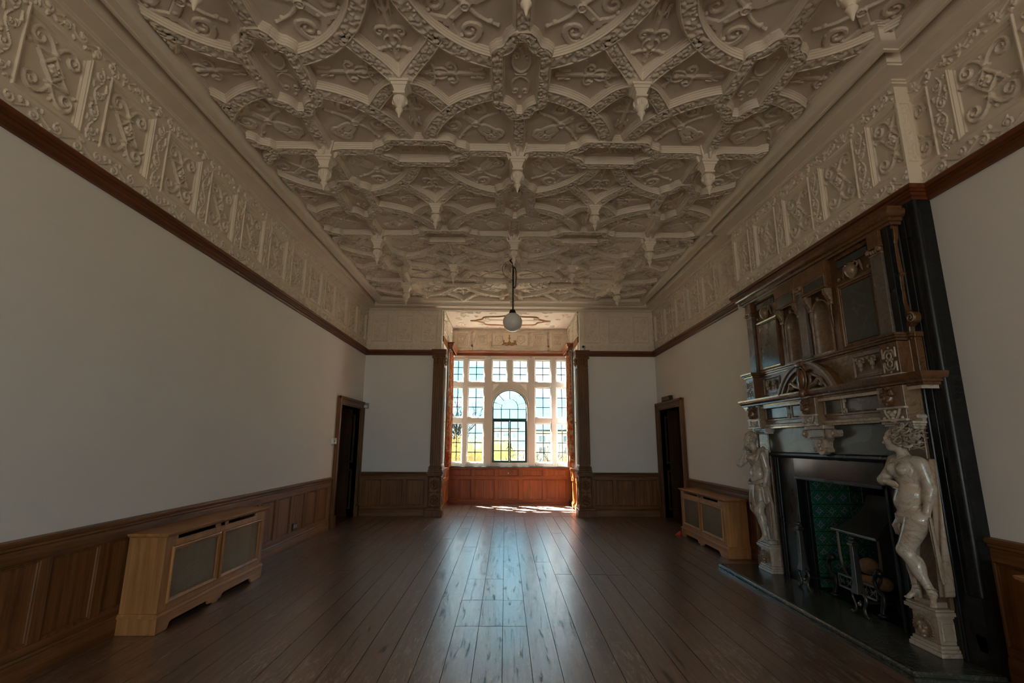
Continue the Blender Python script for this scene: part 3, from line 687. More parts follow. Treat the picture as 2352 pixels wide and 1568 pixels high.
# curtains and pelmets
t = NT('curtain_print')
v = t.coords((1, 1, 1)); a = t.noise(v, 9, 5, .6, 1.2); b = t.noise(v, 17, 4, .6, 2.0); c = t.noise(v, 5.5, 3, .5, .8)
cc = t.ramp(a, [(.36, (.42, .30, .17)), (.47, (.34, .20, .10)), (.52, (.42, .055, .012)), (.66, (.33, .035, .008))])
cc = t.mix(t.ramp(b, [(.54, 0.0), (.60, .8)]), cc, (.11, .10, .055)); cc = t.mix(t.ramp(c, [(.58, 0.0), (.64, .7)]), cc, (.50, .40, .26))
t.set(cc, .85, .1)
for sx in (-1, 1):
    pelm = empty('curtain_pelmet', (sx * 1.45, 12.2, 3.73), 'small wooden curtain pelmet on the %s side of the bay' % ('left' if sx < 0 else 'right'), 'pelmet', 'pelmets in the bay')
    prf = [(0, 3.735), (.012, 3.735), (.014, 3.78), (.03, 3.80), (.034, 3.83), (.05, 3.845), (.055, 3.87), (0, 3.87)]
    def pth(pts): return pts if sx < 0 else [(-x, y) for x, y in pts][::-1]
    MB().mould(pth([(-1.53, 11.72), (-1.41, 11.72), (-1.41, 12.72)]), [(-d, z) for d, z in prf]).obj('fascia', 'oak_bay', pelm, fix=True)
    MB().box(*sorted((sx * 1.42, sx * 1.54)), 11.72, 12.72, 3.86, 3.868).obj('top_board', 'oak_bay', pelm)
    MB().tube([(sx * 1.46, 11.75, 3.70), (sx * 1.46, 12.72, 3.70)], .014, 10).obj('rail_pole', 'white_plastic', pelm, 60)
    cu = empty('curtain', (sx * 1.46, 12.1, .93), 'red and gold printed curtain gathered on the %s side of the bay window' % ('left' if sx < 0 else 'right'), 'curtain', 'bay curtains')
    N, Mz = 110, 16; vv = []; qq = []
    for j in range(Mz + 1):
        z = .925 + (3.70 - .925) * j / Mz
        for i in range(N + 1):
            s_ = i / N; y = 11.74 + .62 * s_; f = .034 * math.sin(s_ * 2 * PI * 7 + .5 * math.sin(z * 1.3 + s_ * 3)) + .012 * math.sin(s_ * 41 + z)
            vv.append((sx * (1.455 + f * (.7 + .3 * math.sin(z))), y + .012 * math.sin(z * 2 + s_ * 9), z))
    for j in range(Mz):
        for i in range(N): qq.append((j * (N + 1) + i, j * (N + 1) + i + 1, (j + 1) * (N + 1) + i + 1, (j + 1) * (N + 1) + i))
    o = MB().add(vv, qq).obj('cloth', 'curtain_print', cu, 180); sm = o.modifiers.new('thick', 'SOLIDIFY'); sm.thickness = .004
    for k in range(8): MB().lathe([(.016, -.003), (.02, -.003), (.02, .003), (.016, .003), (.016, -.003)], (sx * 1.46, 11.78 + k * .075, 3.70), 12, 'y').obj('curtain_ring', 'white_plastic', cu)
# unseen windows added behind the viewer to let in fill daylight
for nm, ax, lab in (('fill_window_1', 'y', 'wide mullioned window added for fill daylight behind the viewer'), ('fill_window_2', 'r', 'long mullioned window added for fill daylight in the right wall behind the viewer')):
    w2 = empty(nm, (0, YB - .08, .75) if ax == 'y' else ((-3.28 if ax == 'l' else 3.28), -4, .75), lab, 'window'); w2['kind'] = 'structure'
    a0, a1 = (-2.7, 2.7) if ax == 'y' else (WY0, WY1); nn = 5 if ax == 'y' else 8; zt = 3.75 if ax == 'y' else ZR1 - .02
    X0, X1 = (-3.32, -3.23) if ax == 'l' else (3.23, 3.32)
    for k in range(nn + 1):
        a = a0 + (a1 - a0) * k / nn; w = .035
        (MB().box(a - w, a + w, YB - .12, YB - .03, .75, zt) if ax == 'y' else MB().box(X0, X1, a - w, a + w, .75, zt)).obj('mullion', 'white_paint', w2)
    for z in (.78, 2.0, zt - .03):
        (MB().box(a0, a1, YB - .12, YB - .03, z - .03, z + .03) if ax == 'y' else MB().box(X0, X1, a0, a1, z - .03, z + .03)).obj('transom', 'white_paint', w2)
# ------------------------------------------------------------------ ceiling strapwork
PXC, PYC, Y0N = 2.06, 2.22, 4.82
RN = np.random.RandomState(3)
def rib_sweep(name, pts, half=.075, depth=.10, closed=False, step=.011, seed=0, taper=None):
    """moulded rib hung under the ceiling (z = 0 down to -depth) with leafy relief on its face"""
    pts = np.asarray(pts, float); seg = np.linalg.norm(np.diff(np.vstack([pts, pts[:1]]) if closed else pts, axis=0), axis=1); Ltot = seg.sum()
    cum = np.concatenate([[0], np.cumsum(seg)]); n = max(4, int(Ltot / step)); ss = np.linspace(0, Ltot, n + (0 if closed else 1), endpoint=not closed)
    P = np.vstack([pts, pts[:1]]) if closed else pts
    # keep the sharp corners of the outline
    ss = np.unique(np.round(np.concatenate([ss, cum[:-1] if closed else cum]), 5)) if len(pts) < 40 else ss
    X = np.stack([np.interp(ss, cum, P[:, 0]), np.interp(ss, cum, P[:, 1])], -1); n = len(ss)
    def tan(a):
        i = np.clip(np.searchsorted(cum, a, side='right') - 1, 0, len(seg) - 1); return (P[i + 1] - P[i]) / np.maximum(seg[i], 1e-9)[:, None]
    ta, tb = tan(np.clip(ss - 1e-4, 0, Ltot) if not closed else (ss - 1e-4) % Ltot), tan(np.clip(ss + 1e-4, 0, Ltot) if not closed else (ss + 1e-4) % Ltot)
    na, nb = np.stack([-ta[:, 1], ta[:, 0]], -1), np.stack([-tb[:, 1], tb[:, 0]], -1)
    nn = (na + nb) / np.maximum(.35, 1 + (na * nb).sum(1))[:, None]
    f = half
    side = [(-f, 0), (-f, .22), (-f * .92, .26), (-f * .90, .46), (-f * .82, .50), (-f * .80, .72), (-f * .72, .76), (-f * .70, 1.0), (-f * .63, 1.0), (-f * .60, .86)]
    face = [(-f * .60 + 1.20 * f * k / 9, .86) for k in range(1, 9)]
    cs = side + face + [(-a, b) for a, b in side[::-1]]
    cs = np.array(cs); m = len(cs)
    V = np.zeros((n, m, 3)); V[..., 0] = X[:, None, 0] + nn[:, None, 0] * cs[None, :, 0]; V[..., 1] = X[:, None, 1] + nn[:, None, 1] * cs[None, :, 0]
    hz = np.broadcast_to(cs[:, 1], (n, m)).copy()
    rr = np.random.RandomState(seed); nb_ = int(Ltot / .0085); bs = rr.uniform(0, Ltot, nb_); bt = rr.uniform(-.52, .52, nb_) * f; br = rr.uniform(.010, .021, nb_)
    i0, i1 = len(side) - 1, len(side) + len(face) + 1
    for j in range(i0, i1):
        d2 = (ss[:, None] - bs[None]) ** 2 + (cs[j, 0] - bt[None]) ** 2
        b = np.sqrt(np.clip(1 - d2 / br[None] ** 2, 0, 1)).max(1); hz[:, j] += b * .20
    V[..., 2] = -depth * hz
    if taper is not None: V[..., 2] -= taper(ss / Ltot)[:, None] * (cs[None, :, 1] > .2)
    idx = np.arange(n * m).reshape(n, m); nx = np.roll(idx, -1, 0) if closed else idx[1:]; cu = idx if closed else idx[:-1]
    q = np.stack([cu[:, :-1], cu[:, 1:], nx[:, 1:], nx[:, :-1]], -1).reshape(-1, 4)
    me = mesh_np(name, V.reshape(-1, 3), q); smooth_me(me, 40); me.materials.append(MATS['plaster_relief']); return me
def clip_me(me, co, no, name=None):
    bm = bmesh.new(); bm.from_mesh(me)
    bmesh.ops.bisect_plane(bm, geom=bm.verts[:] + bm.edges[:] + bm.faces[:], plane_co=co, plane_no=no, clear_outer=True)
    r = bpy.data.meshes.new(name or me.name); bm.to_mesh(r); bm.free()
    if me.materials: r.materials.append(me.materials[0])
    return r
ANG = np.linspace(0, 2 * PI, 300, endpoint=False)
# cartouche outline (half length along x)
HL, HW, NK = .50, .205, .10
def cart():
    o = [(.47, 0), (.47, .065), (.435, .07)] + [tuple(p) for p in bez((.425, .085), (.335, .095), (.315, .195), n=7)] + [(.30, .20), (.16, .20)]
    o2 = [(-x, y) for x, y in o[::-1]]; o3 = [(-x, -y) for x, y in o]; o4 = [(x, -y) for x, y in o[::-1]]
    p = []
    for q in o + o2 + o3 + o4:
        if not p or math.hypot(p[-1][0] - q[0], p[-1][1] - q[1]) > 1e-3: p.append(q)
    return p[:-1] if math.hypot(p[-1][0] - p[0][0], p[-1][1] - p[0][1]) < 1e-3 else p
def ring_pts():
    # circle broken where the four cartouches sit
    segs = []
    for k in range(4):
        a0, a1 = k * PI / 2 + .235, (k + 1) * PI / 2 - .235
        segs.append([(.945 * math.cos(a), .945 * math.sin(a)) for a in np.linspace(a0, a1, 90)])
    return segs
me_arc = rib_sweep('circle_rib', ring_pts()[0], .090, .068, False, .011, 1)
me_cart = rib_sweep('cartouche_frame', cart(), .066, .082, True, .011, 2)
me_crossx = rib_sweep('cross_rib', [(.02, 0), (.54, 0)], .082, .068, False, .011, 5, taper=lambda s: .05 * np.clip(1 - s * 3, 0, 1) ** 2)
me_crossy = rib_sweep('cross_rib', [(0, .02), (0, .63)], .082, .068, False, .011, 6, taper=lambda s: .05 * np.clip(1 - s * 3, 0, 1) ** 2)
dg = bez((.03, .03), (.2, .18), (.36, .44), n=16)
me_diag = rib_sweep('diagonal_rib', dg, .082, .068, False, .011, 7, taper=lambda s: .06 * np.clip(1 - s * 2.2, 0, 1) ** 2)
# panel ornaments, carved flat straps
h1 = .016
half = [
    (bez((.60, .55), (.80, .52), (.80, .36), (.66, .33)), .026, h1), (spiral(.655, .405, .075, .02, 1.1, -PI / 2, -1), np.linspace(.022, .012, 26), h1),
    (bez((.40, .35), (.34, .20), (.24, .17), (.17, .24)), .024, h1), (spiral(.215, .285, .058, .018, 1.1, PI * 1.2, -1), np.linspace(.022, .012, 26), h1),
    (bez((.45, .40), (.56, .33), (.56, .26), (.60, .20)), np.linspace(.016, .010, 14), h1), ([(.57, .245)], .02, h1 * 1.3, True), ([(.605, .19)], .016, h1 * 1.3, True),
    (bez((.66, .33), (.60, .30), (.58, .36), (.60, .39)), .015, h1),
    ([(.74, .42), (.78, .36)], .008, h1), ([(.70, .47)], .017, h1 * 1.4, True), ([(.30, .22)], .014, h1 * 1.4, True)]
stA = half + flip(half, tr=True) + [([(.31, .31), (.58, .58)], .034, h1), ([(.43, .43)], .036, .026, True), ([(.53, .53)], .024, .026, True), (spiral(.43, .43, .032, .032, 1, 0), .008, .03, True)]
me_quad = relief('strapwork', stA, .10, .86, .10, .86, .0065); me_quad.materials.append(MATS['plaster_relief']); me_quad.transform(Matrix.Scale(-1, 4, (0, 0, 1))); me_quad.flip_normals()
hb = [(bez((.47, .02), (.50, .12), (.42, .14), (.40, .08)), .014, h1), (spiral(.435, .085, .035, .012, 1, 0, 1), .010, h1), (bez((.28, .0), (.30, .10), (.22, .16), (.20, .10)), .015, h1),
      (bez((.24, .02), (.34, .10), (.40, .05), (.40, .0)), .008, h1), ([(.63, .02), (.70, .05)], .012, h1), ([(.60, .045), (.70, .045)], .010, h1), ([(.26, .13)], .014, h1 * 1.4, True)]
stB = hb + flip(hb, fy=True) + [([(.19, 0), (.72, 0)], .020, h1), ([(.32, 0)], .026, .028, True), ([(.47, 0)], .024, .026, True), ([(.17, 0)], .02, .022, True), ([(.22, 0)], .016, .022, True)]
me_kite = relief('strapwork', stB, .12, .76, -.22, .22, .0065); me_kite.materials.append(MATS['plaster_relief']); me_kite.transform(Matrix.Scale(-1, 4, (0, 0, 1))); me_kite.flip_normals()
hc = [(bez((.02, .0), (.05, .07), (.12, .09), (.20, .07)), .010, h1), (spiral(.20, .045, .032, .010, 1.1, PI / 2, -1), .009, h1), ([(.0, .0), (.0, .045)], .010, h1)]
stC = hc + flip(hc, fx=True) + flip(hc, fy=True) + flip(hc, fx=True, fy=True) + [([(.29, 0)], .016, h1, True), ([(-.29, 0)], .016, h1, True)]
me_ci = relief('strapwork', stC, -.34, .34, -.13, .13, .006); me_ci.materials.append(MATS['plaster_relief']); me_ci.transform(Matrix.Scale(-1, 4, (0, 0, 1))); me_ci.flip_normals()
# pendants
def pend(name, sc, drop):
    m = MB(); q = lambda r, n=4, a=PI / 4: [(r * math.cos(a + 2 * PI * k / n), r * math.sin(a + 2 * PI * k / n)) for k in range(n)]
    def fr(r0, z0, r1, z1, n=4):
        A, B = q(r0, n), q(r1, n); m.add([(x, y, z0) for x, y in A] + [(x, y, z1) for x, y in B], [(k, (k + 1) % n, n + (k + 1) % n, n + k) for k in range(n)] + [tuple(range(n)), tuple(range(2 * n - 1, n - 1, -1))])
    fr(.15 * sc, 0, .085 * sc, -.14 * drop); fr(.125 * sc, -.14 * drop, .125 * sc, -.165 * drop); fr(.11 * sc, -.165 * drop, .10 * sc, -.19 * drop); fr(.09 * sc, -.19 * drop, .06 * sc, -.25 * drop)
    fr(.078 * sc, -.25 * drop, .078 * sc, -.27 * drop)
    m.lathe([(.0, -.27 * drop), (.035 * sc, -.27 * drop), (.06 * sc, -.29 * drop), (.068 * sc, -.32 * drop), (.055 * sc, -.36 * drop), (.03 * sc, -.385 * drop), (.024 * sc, -.40 * drop), (.038 * sc, -.415 * drop), (.034 * sc, -.43 * drop), (.018 * sc, -.45 * drop), (.008 * sc, -.49 * drop), (0, -.50 * drop)], (0, 0, 0), 14)
    for k in range(4):
        a = k * PI / 2; c, s_ = math.cos(a), math.sin(a)
        m.tube([(c * .11 * sc, s_ * .11 * sc, -.03), (c * .10 * sc, s_ * .10 * sc, -.09 * drop), (c * .085 * sc, s_ * .085 * sc, -.135 * drop)], [.022 * sc, .018 * sc, .010], 6)
    for k in range(8):
        a = k * PI / 4; m.ell((.058 * sc * math.cos(a), .058 * sc * math.sin(a), -.325 * drop), (.016 * sc, .016 * sc, .035 * drop), 6, 5)
    me = m.mesh(name, 35, True); me.materials.append(MATS['plaster_relief']); return me
me_pb, me_ps = pend('pendant', 1.0, 1.05), pend('pendant', .92, .9)
def put(name, me, x, y, rot=0, sx=1, sy=1, z=ZC):
    o = bpy.data.objects.new(name, me); COL.objects.link(o); o.parent = ceiling; o.location = (x, y, z); o.rotation_euler = (0, 0, rot); o.scale = (sx, sy, 1); return o
clipc = {}
def putc(name, me, x, y, rot=0, sx=1, sy=1):
    """place a piece, cutting it where it would run into the cornice"""
    lim = {'R': 2.80 if not (BY0 - .3 < y < BY1 + .1) else 2.67, 'L': -2.80, 'F': YF - .40}
    co = np.array([v.co[:] for v in me.vertices]) if me.name not in clipc else clipc[me.name]; clipc[me.name] = co
    c, s_ = math.cos(rot), math.sin(rot); W = np.stack([c * co[:, 0] * sx - s_ * co[:, 1] * sy + x, s_ * co[:, 0] * sx + c * co[:, 1] * sy + y], -1)
    pl = []
    if W[:, 0].max() > lim['R']: pl.append(((lim['R'], 0), (1, 0)))
    if W[:, 0].min() < lim['L']: pl.append(((lim['L'], 0), (-1, 0)))
    if W[:, 1].max() > lim['F']: pl.append(((0, lim['F']), (0, 1)))
    for (px, py), (nx, ny) in pl:
        if (W[:, 0] * nx + W[:, 1] * ny).min() > px * nx + py * ny - .02: return None
    if pl:
        key = (me.name, round(rot, 3), sx, sy, tuple((round((p[0] - x) * n[0] + (p[1] - y) * n[1], 3), n) for p, n in pl))
        if key not in clipc:
            r = me
            for (px, py), (nx, ny) in pl:
                dx, dy = (px - x) * nx * nx, (py - y) * ny * ny
                lx, ly = (c * dx + s_ * dy) / sx, (-s_ * dx + c * dy) / sy; mx_, my_ = (c * nx + s_ * ny) * sx, (-s_ * nx + c * ny) * sy
                r = clip_me(r, (lx, ly, 0), (mx_, my_, 0), name)
            clipc[key] = r
        me = clipc[key]
        if not len(me.polygons): return None
    return put(name, me, x, y, rot, sx, sy)
NX, NY = [-2.06, 0, 2.06], [Y0N + PYC * k for k in range(-2, 3)]
for x in NX:
    for y in NY:
        for sx in (1, -1):
            for sy in (1, -1):
                putc('circle_rib', me_arc, x, y, 0, sx, sy); putc('strapwork', me_quad, x, y, 0, sx, sy)
        putc('cross_rib', me_crossx, x, y); putc('cross_rib', me_crossx, x, y, 0, -1, 1); putc('cross_rib', me_crossy, x, y); putc('cross_rib', me_crossy, x, y, 0, 1, -1)
        putc('pendant', me_pb, x, y)
        putc('cartouche_frame', me_cart, x, y + PYC / 2, PI / 2); putc('strapwork', me_ci, x, y + PYC / 2, PI / 2)
for y in NY:
    for x in (-3.09, -1.03, 1.03, 3.09): putc('cartouche_frame', me_cart, x, y); putc('strapwork', me_ci, x, y)
for y in NY:
    for x in (-3.09, -1.03, 1.03, 3.09):
        cy = y + PYC / 2
        for sx in (1, -1):
            for sy in (1, -1): putc('diagonal_rib', me_diag, x, cy, 0, sx, sy)
        for r in range(4): putc('strapwork', me_kite, x, cy, r * PI / 2)
        if abs(x) < 2 and cy < 10.2: putc('pendant', me_ps, x, cy)
# ------------------------------------------------------------------ plaster frieze
def frieze_unit(w, z0, z1, pw, pz0, pz1, deep, seed, orn=1.0):
    """one bay of the frieze: ground with sunk panel, strapwork and foliage (local u across, v up, height out)"""
    a = pw / 2
    def base(U, V):
        d = np.minimum(a - np.abs(U), np.minimum(V - pz0, pz1 - V))         # >0 inside the panel
        f = np.where(d > -.002, np.clip((.042 - d) / .006, 0, 1), 1)
        h = np.where(d > .042, -deep, 0.0); rim = (d > 0) & (d <= .042)
        step = np.where(d < .010, .012, np.where(d < .020, .005, np.where(d < .030, -.012 * deep / .045, -.025 * deep / .045)))
        return np.where(rim, step, h)
    g = relief('frieze_panel', [], -w / 2, w / 2, z0, z1, .0062, base=base, keep=True, smooth=30)
    b = a - .045; zc = (pz0 + pz1) / 2; hh = (pz1 - pz0) / 2 - .045; S = []
    q = [([(-b * .15, zc + hh * .42), (b * .62, zc + hh * .30), (b * .28, zc - hh * .02)], .012, .02), (bez((0, zc + hh * .45), (b * .25, zc + hh * 1.0), (b * .8, zc + hh * 1.0), (b * .85, zc + hh * .62)), .013, .02),
         (spiral(b * .62, zc + hh * .62, b * .24, b * .06, 1.15, 0, -1), np.linspace(.012, .007, 26), .02), ([(b * .3, zc + hh * .2), (b * .9, zc + hh * .32)], .007, .016), ([(b * .9, zc + hh * .32)], .014, .024, True), ([(b * .1, zc + hh * .8)], .013, .02, True)]
    q = [(np.array(s_[0]) - np.array([0, zc]),) + s_[1:] for s_ in q]
    S = q + flip(q, fx=True, fy=True) + flip(q, fx=True)[1:3] + flip(q, fy=True)[1:3]
    S += [([(0, hh * .34), (b * .36, 0), (0, -hh * .34), (-b * .36, 0), (0, hh * .34)], .013, .022), ([(0, 0)], .04, .03, True), ([(0, hh * .5)], .024, .026, True), ([(0, -hh * .5)], .024, .026, True), ([(0, hh * .62)], .016, .02, True), ([(0, -hh * .62)], .016, .02, True)]
    for k in range(6): S.append(([(.028 * math.cos(k * PI / 3), .028 * math.sin(k * PI / 3))], .014, .036, True))
    S = [(np.array(s_[0]) + np.array([0, zc]), s_[1], s_[2] * orn) + tuple(s_[3:]) for s_ in S]
    e = w / 2 - a
    F = vine(-w / 2, w / 2, pz1 + .018, z1 - .008, seed, .13, .013 * orn) + vine(-w / 2, w / 2, z0 + .015, pz0 - .02, seed + 1, .14, .011 * orn)
    for sx in (-1, 1):
        lo, hi = (a + .014, w / 2 + e * .9) if sx > 0 else (-w / 2 - e * .9, -a - .014)
        F += vine(lo, hi, pz0 + .0, pz1 - .0, seed + 5, .15, .012 * orn)
    s1 = relief('strapwork', S, -a, a, pz0, pz1, .0062); fo = relief('foliage', F, -w / 2, w / 2, z0, z1, .0062)
    for me in (g, s1, fo): me.materials.append(MATS['plaster_frieze'])
    return g, s1, fo, deep
def put_frieze(wall, unit, M):
    g, s1, fo, deep = unit
    o = link('frieze_panel', g, None, wall); o.matrix_basis = M
    for nm, me, dz in (('strapwork', s1, -deep + .001), ('foliage', fo, .0005)):
        if me is None: continue
        c = bpy.data.objects.new(nm, me); COL.objects.link(c); c.parent = o; c.location = (0, 0, dz)
    return o
def MX(ox, oy, ux, uy, nx, ny): return Matrix(((ux, 0, nx, ox), (uy, 0, ny, oy), (0, 1, 0, 0), (0, 0, 0, 1)))
FU = frieze_unit(.672, ZR1, ZF1, .50, 3.675, 4.275, .030, 11)
for k in range(-3, 12): put_frieze(wall_left, FU, MX(-WX, 2.965 + .672 * k, 0, -1, 1, 0))
def cut_unit(unit, co, no):
    return tuple(clip_me(me, co, no) for me in unit[:3]) + (unit[3],)
for k in range(-3, 1): put_frieze(wall_right, FU, MX(WX, 2.94 + .672 * k, 0, 1, -1, 0)) if k < 0 else None
last = cut_unit(FU, (BY0 - 2.94, 0, 0), (1, 0, 0)); put_frieze(wall_right, last, MX(WX, 2.94, 0, 1, -1, 0))
fill = cut_unit(FU, (-.336 + (BY0 - 3.276), 0, 0), (1, 0, 0)); put_frieze(wall_right, fill, MX(WX, 3.612, 0, 1, -1, 0))
for k in range(4): put_frieze(wall_right, FU, MX(WX, 7.0 + .672 * (k + 0), 0, 1, -1, 0))
for k in range(4, 6): put_frieze(wall_right, cut_unit(FU, (YF - (7.0 + .672 * k), 0, 0), (1, 0, 0)) if k == 5 else FU, MX(WX, 7.0 + .672 * k, 0, 1, -1, 0))
put_frieze(wall_right, cut_unit(FU, (BY1 - 6.328, 0, 0), (-1, 0, 0)), MX(WX, 6.328, 0, 1, -1, 0))
for k in range(1, 4): put_frieze(wall_right, FU, MX(XB, 3.63 + .672 * k, 0, 1, -1, 0))
put_frieze(wall_right, cut_unit(FU, (BY0 - 3.63, 0, 0), (-1, 0, 0)), MX(XB, 3.63, 0, 1, -1, 0))
FN = frieze_unit(BY1 - 5.982, ZR1, ZF1, .40, 3.675, 4.275, .030, 15); put_frieze(wall_right, FN, MX(XB, (BY1 + 5.982) / 2, 0, 1, -1, 0))
# returns of the chimney breast in the frieze
for yy, sg in ((BY0, -1), (BY1, 1)):
    MB().box(XB + .002, WX + .06, *sorted((yy, yy - sg * .02)), ZR1, ZF1).obj('breast_return', 'plaster_frieze', wall_right)
    me = relief('foliage', [([(-.04, 3.72), (.04, 3.72), (.04, 4.24), (-.04, 4.24), (-.04, 3.72)], .006, .008, True)] + vine(-.03, .03, 3.74, 4.22, 3, .12, .01), -.058, .058, ZR1, ZF1, .006)
    o = link('foliage', me, 'plaster_frieze', wall_right); o.matrix_basis = Matrix(((1, 0, 0, 3.14), (0, 0, sg, yy), (0, 1, 0, 0), (0, 0, 0, 1)))
UF = frieze_unit((WX - BX) / 3, ZR1, ZF1, .36, 3.68, 4.30, .014, 21, .55)
for k in range(3):
    w = (WX - BX) / 3
    put_frieze(wall_far, UF, MX(-WX + w * (k + .5), YF, 1, 0, 0, -1)); put_frieze(wall_far, UF, MX(BX + w * (k + .5), YF, 1, 0, 0, -1))
# frieze and ceiling inside the bay
UB = frieze_unit(.56, 3.865, ZBAY, .29, 4.01, 4.34, .012, 31, .5)
for sx in (-1, 1):
    for k in range(2): put_frieze(wall_bay, UB, MX(sx * (BX - .28 - .50 * k), YBAY - .014, 1, 0, 0, -1))
    UC = frieze_unit(.64, 3.865, ZBAY, .42, 4.0, 4.35, .012, 35, .8)
    for k in range(3): put_frieze(wall_bay, UC, MX(sx * (BX - .014), 10.9 + .32 + .64 * k, 0, sx, -sx, 0))
UM = relief('frieze_panel', vine(-.50, .50, 3.88, 3.99, 4, .14, .007) + vine(-.50, .50, 4.36, 4.45, 6, .14, .007) + [([(-.47, 4.01), (.47, 4.01), (.47, 4.34), (-.47, 4.34), (-.47, 4.01)], .008, .01)], -.50, .50, 3.865, ZBAY, .006, keep=True); UM.materials.append(MATS['plaster_frieze'])
fm = link('frieze_panel', UM, None, wall_bay); fm.matrix_basis = MX(0, YBAY - .014, 1, 0, 0, -1)
for sx in (-1, 1):
    st = [(np.array([(0, .11), (.05, .09), (.09, .10), (.085, .03), (.11, .0), (.08, -.05), (.03, -.09), (0, -.12), (-.03, -.09), (-.08, -.05), (-.11, 0), (-.085, .03), (-.09, .10), (-.05, .09), (0, .11)]), .009, .012, True), ([(0, .01)], .05, .012, True)]
    sh = link('shield', relief('shield', st, -.13, .13, -.14, .14, .005), 'plaster_frieze', wall_bay); sh.matrix_basis = MX(sx * .29, YBAY - .014, 1, 0, 0, -1) @ Matrix.Translation((0, 4.17, 0))
    for k in range(2):
        st = [(np.array([(-.05, .06), (.05, .06), (.05, 0), (0, -.08), (-.05, 0), (-.05, .06)]), .008, .012, True), ([(-.06, .1), (.06, .1)], .01, .012, True)]
        sh = link('shield', relief('shield', st, -.1, .1, -.12, .13, .005), 'plaster_frieze', wall_bay); sh.matrix_basis = MX(sx * (BX - .28 - .50 * k), YBAY - .03, 1, 0, 0, -1) @ Matrix.Translation((0, 4.17, 0))
# gilt monogram: two letters with a cross staff and knotted cords
st = [([(0, .17), (0, .0)], .012, .016, True), ([(-.02, .09), (.02, .09)], .01, .016, True), ([(0, 0), (-.06, -.055), (.06, -.10), (.10, -.10)], .012, .016, True), ([(0, 0), (.06, -.055), (-.06, -.10), (-.10, -.10)], .012, .016, True),
      ([(-.15, -.045), (.15, -.045)], .010, .014, True), ([(-.14, -.025), (.14, -.075)], .008, .014, True), ([(-.14, -.075), (.14, -.025)], .008, .014, True)]
st += [([(-.165, .02), (-.135, .02)], .009, .016, True), (np.array([(-.15, .02), (-.15, -.06), (-.165, -.085), (-.185, -.075)]), .011, .016, True)]                      # J
st += [([(.135, -.085), (.135, .02), (.165, .02), (.18, 0), (.165, -.025), (.135, -.03)], .010, .016, True), ([(.155, -.03), (.19, -.085)], .011, .016, True), ([(.12, .02), (.14, .02)], .008, .016, True)]   # R
mo = props(link('monogram', relief('monogram', st, -.22, .22, -.13, .20, .004), 'gilt'), 'gilt JR monogram with cross staff on the bay frieze', 'emblem'); mo.matrix_basis = MX(-.02, YBAY - .018, 1, 0, 0, -1) @ Matrix.Translation((0, 4.12, 0))
# bay ceiling: oval cartouche with running deer amid scrolls
rr_ = random.Random(8); st = []
for k in range(52):
    u, v_ = rr_.uniform(-1.42, 1.42), rr_.uniform(-.82, .82)
    if (u / .98) ** 2 + (v_ / .62) ** 2 < 1: continue
    st.append((spiral(u, v_, rr_.uniform(.07, .13), .03, rr_.uniform(.5, .9), rr_.uniform(0, 6.3), rr_.choice((-1, 1)), 14), np.linspace(.012, .007, 14), .014, True))
    st.append(([(u, v_)], .018, .018, True))
st += [([(-1.5, -.88), (1.5, -.88), (1.5, .88), (-1.5, .88), (-1.5, -.88)], .015, .014, True)]
me = relief('scrollwork', st, -1.52, 1.52, -.93, .93, .009); me.materials.append(MATS['plaster_relief'])
o = link('scrollwork', me, None, ceiling_bay); o.matrix_basis = Matrix(((1, 0, 0, 0), (0, -1, 0, 11.86), (0, 0, -1, ZBAY), (0, 0, 0, 1)))
th = np.linspace(0, 2 * PI, 121); rad = 1 + .07 * np.cos(8 * th); fr_ = np.stack([.80 * np.cos(th) * rad, .50 * np.sin(th) * rad], -1)
fr_[np.argmin(np.abs(th - PI))] = (-.98, 0); fr_[0] = fr_[-1] = (.98, 0)
o = link('oval_frame', relief('oval_frame', [(fr_, .018, .03, True)], -1.0, 1.0, -.6, .6, .008), 'copper_trim', ceiling_bay); o.matrix_basis = Matrix(((1, 0, 0, 0), (0, -1, 0, 11.86), (0, 0, -1, ZBAY), (0, 0, 0, 1)))
deer = [(bez((-.22, .03), (-.08, .06), (.08, .0), (.2, .04)), np.linspace(.05, .06, 14), .03, True), ([(-.22, .04), (-.30, .13), (-.36, .14)], (.035, .025, .018), .03, True), ([(-.31, .15), (-.27, .21), (-.2, .22)], .01, .02, True), ([(-.31, .15), (-.34, .22)], .01, .02, True),
        ([(-.2, .0), (-.33, -.06), (-.42, -.04)], .015, .02, True), ([(.2, .0), (.32, -.08), (.44, -.07)], .018, .02, True), ([(.15, -.01), (.25, -.11)], .016, .02, True), ([(-.14, -.01), (-.26, -.11)], .014, .02, True)]
for k, (dx, dy, f) in enumerate(((-.32, -.03, 1), (.36, .0, -1))):
    o = link('running_deer', relief('running_deer', flip(deer, fx=(f < 0)), -.5, .5, -.2, .3, .008), 'plaster_relief', ceiling_bay); o.matrix_basis = Matrix(((1, 0, 0, dx), (0, -1, 0, 11.86 + dy), (0, 0, -1, ZBAY), (0, 0, 0, 1)))
# ------------------------------------------------------------------ chimneypiece
CY = 4.885
fp = empty('chimneypiece', (XB, CY, 0), 'tall carved alabaster and black marble chimneypiece with overmantel', 'fireplace')
def fb(x0, x1, y0, y1, z0, z1, mt, nm, bev=.003): return MB().box(x0, x1, y0, y1, z0, z1).obj(nm, mt, fp, bev=bev)
def both(y0, y1): return ((y0, y1), (2 * CY - y1, 2 * CY - y0))
def around(x, y0, y1, prof, mt, nm, back=XB, far=True):
    """moulding running across a front at x and returning to the breast at both ends; prof = [(out, z)]"""
    return MB().mould([(back, y0), (x, y0), (x, y1), (back, y1)], [(p[0], p[1]) for p in prof]).obj(nm, mt, fp, 30, True)
PF = lambda a, b, h: (XB - h, a, b)
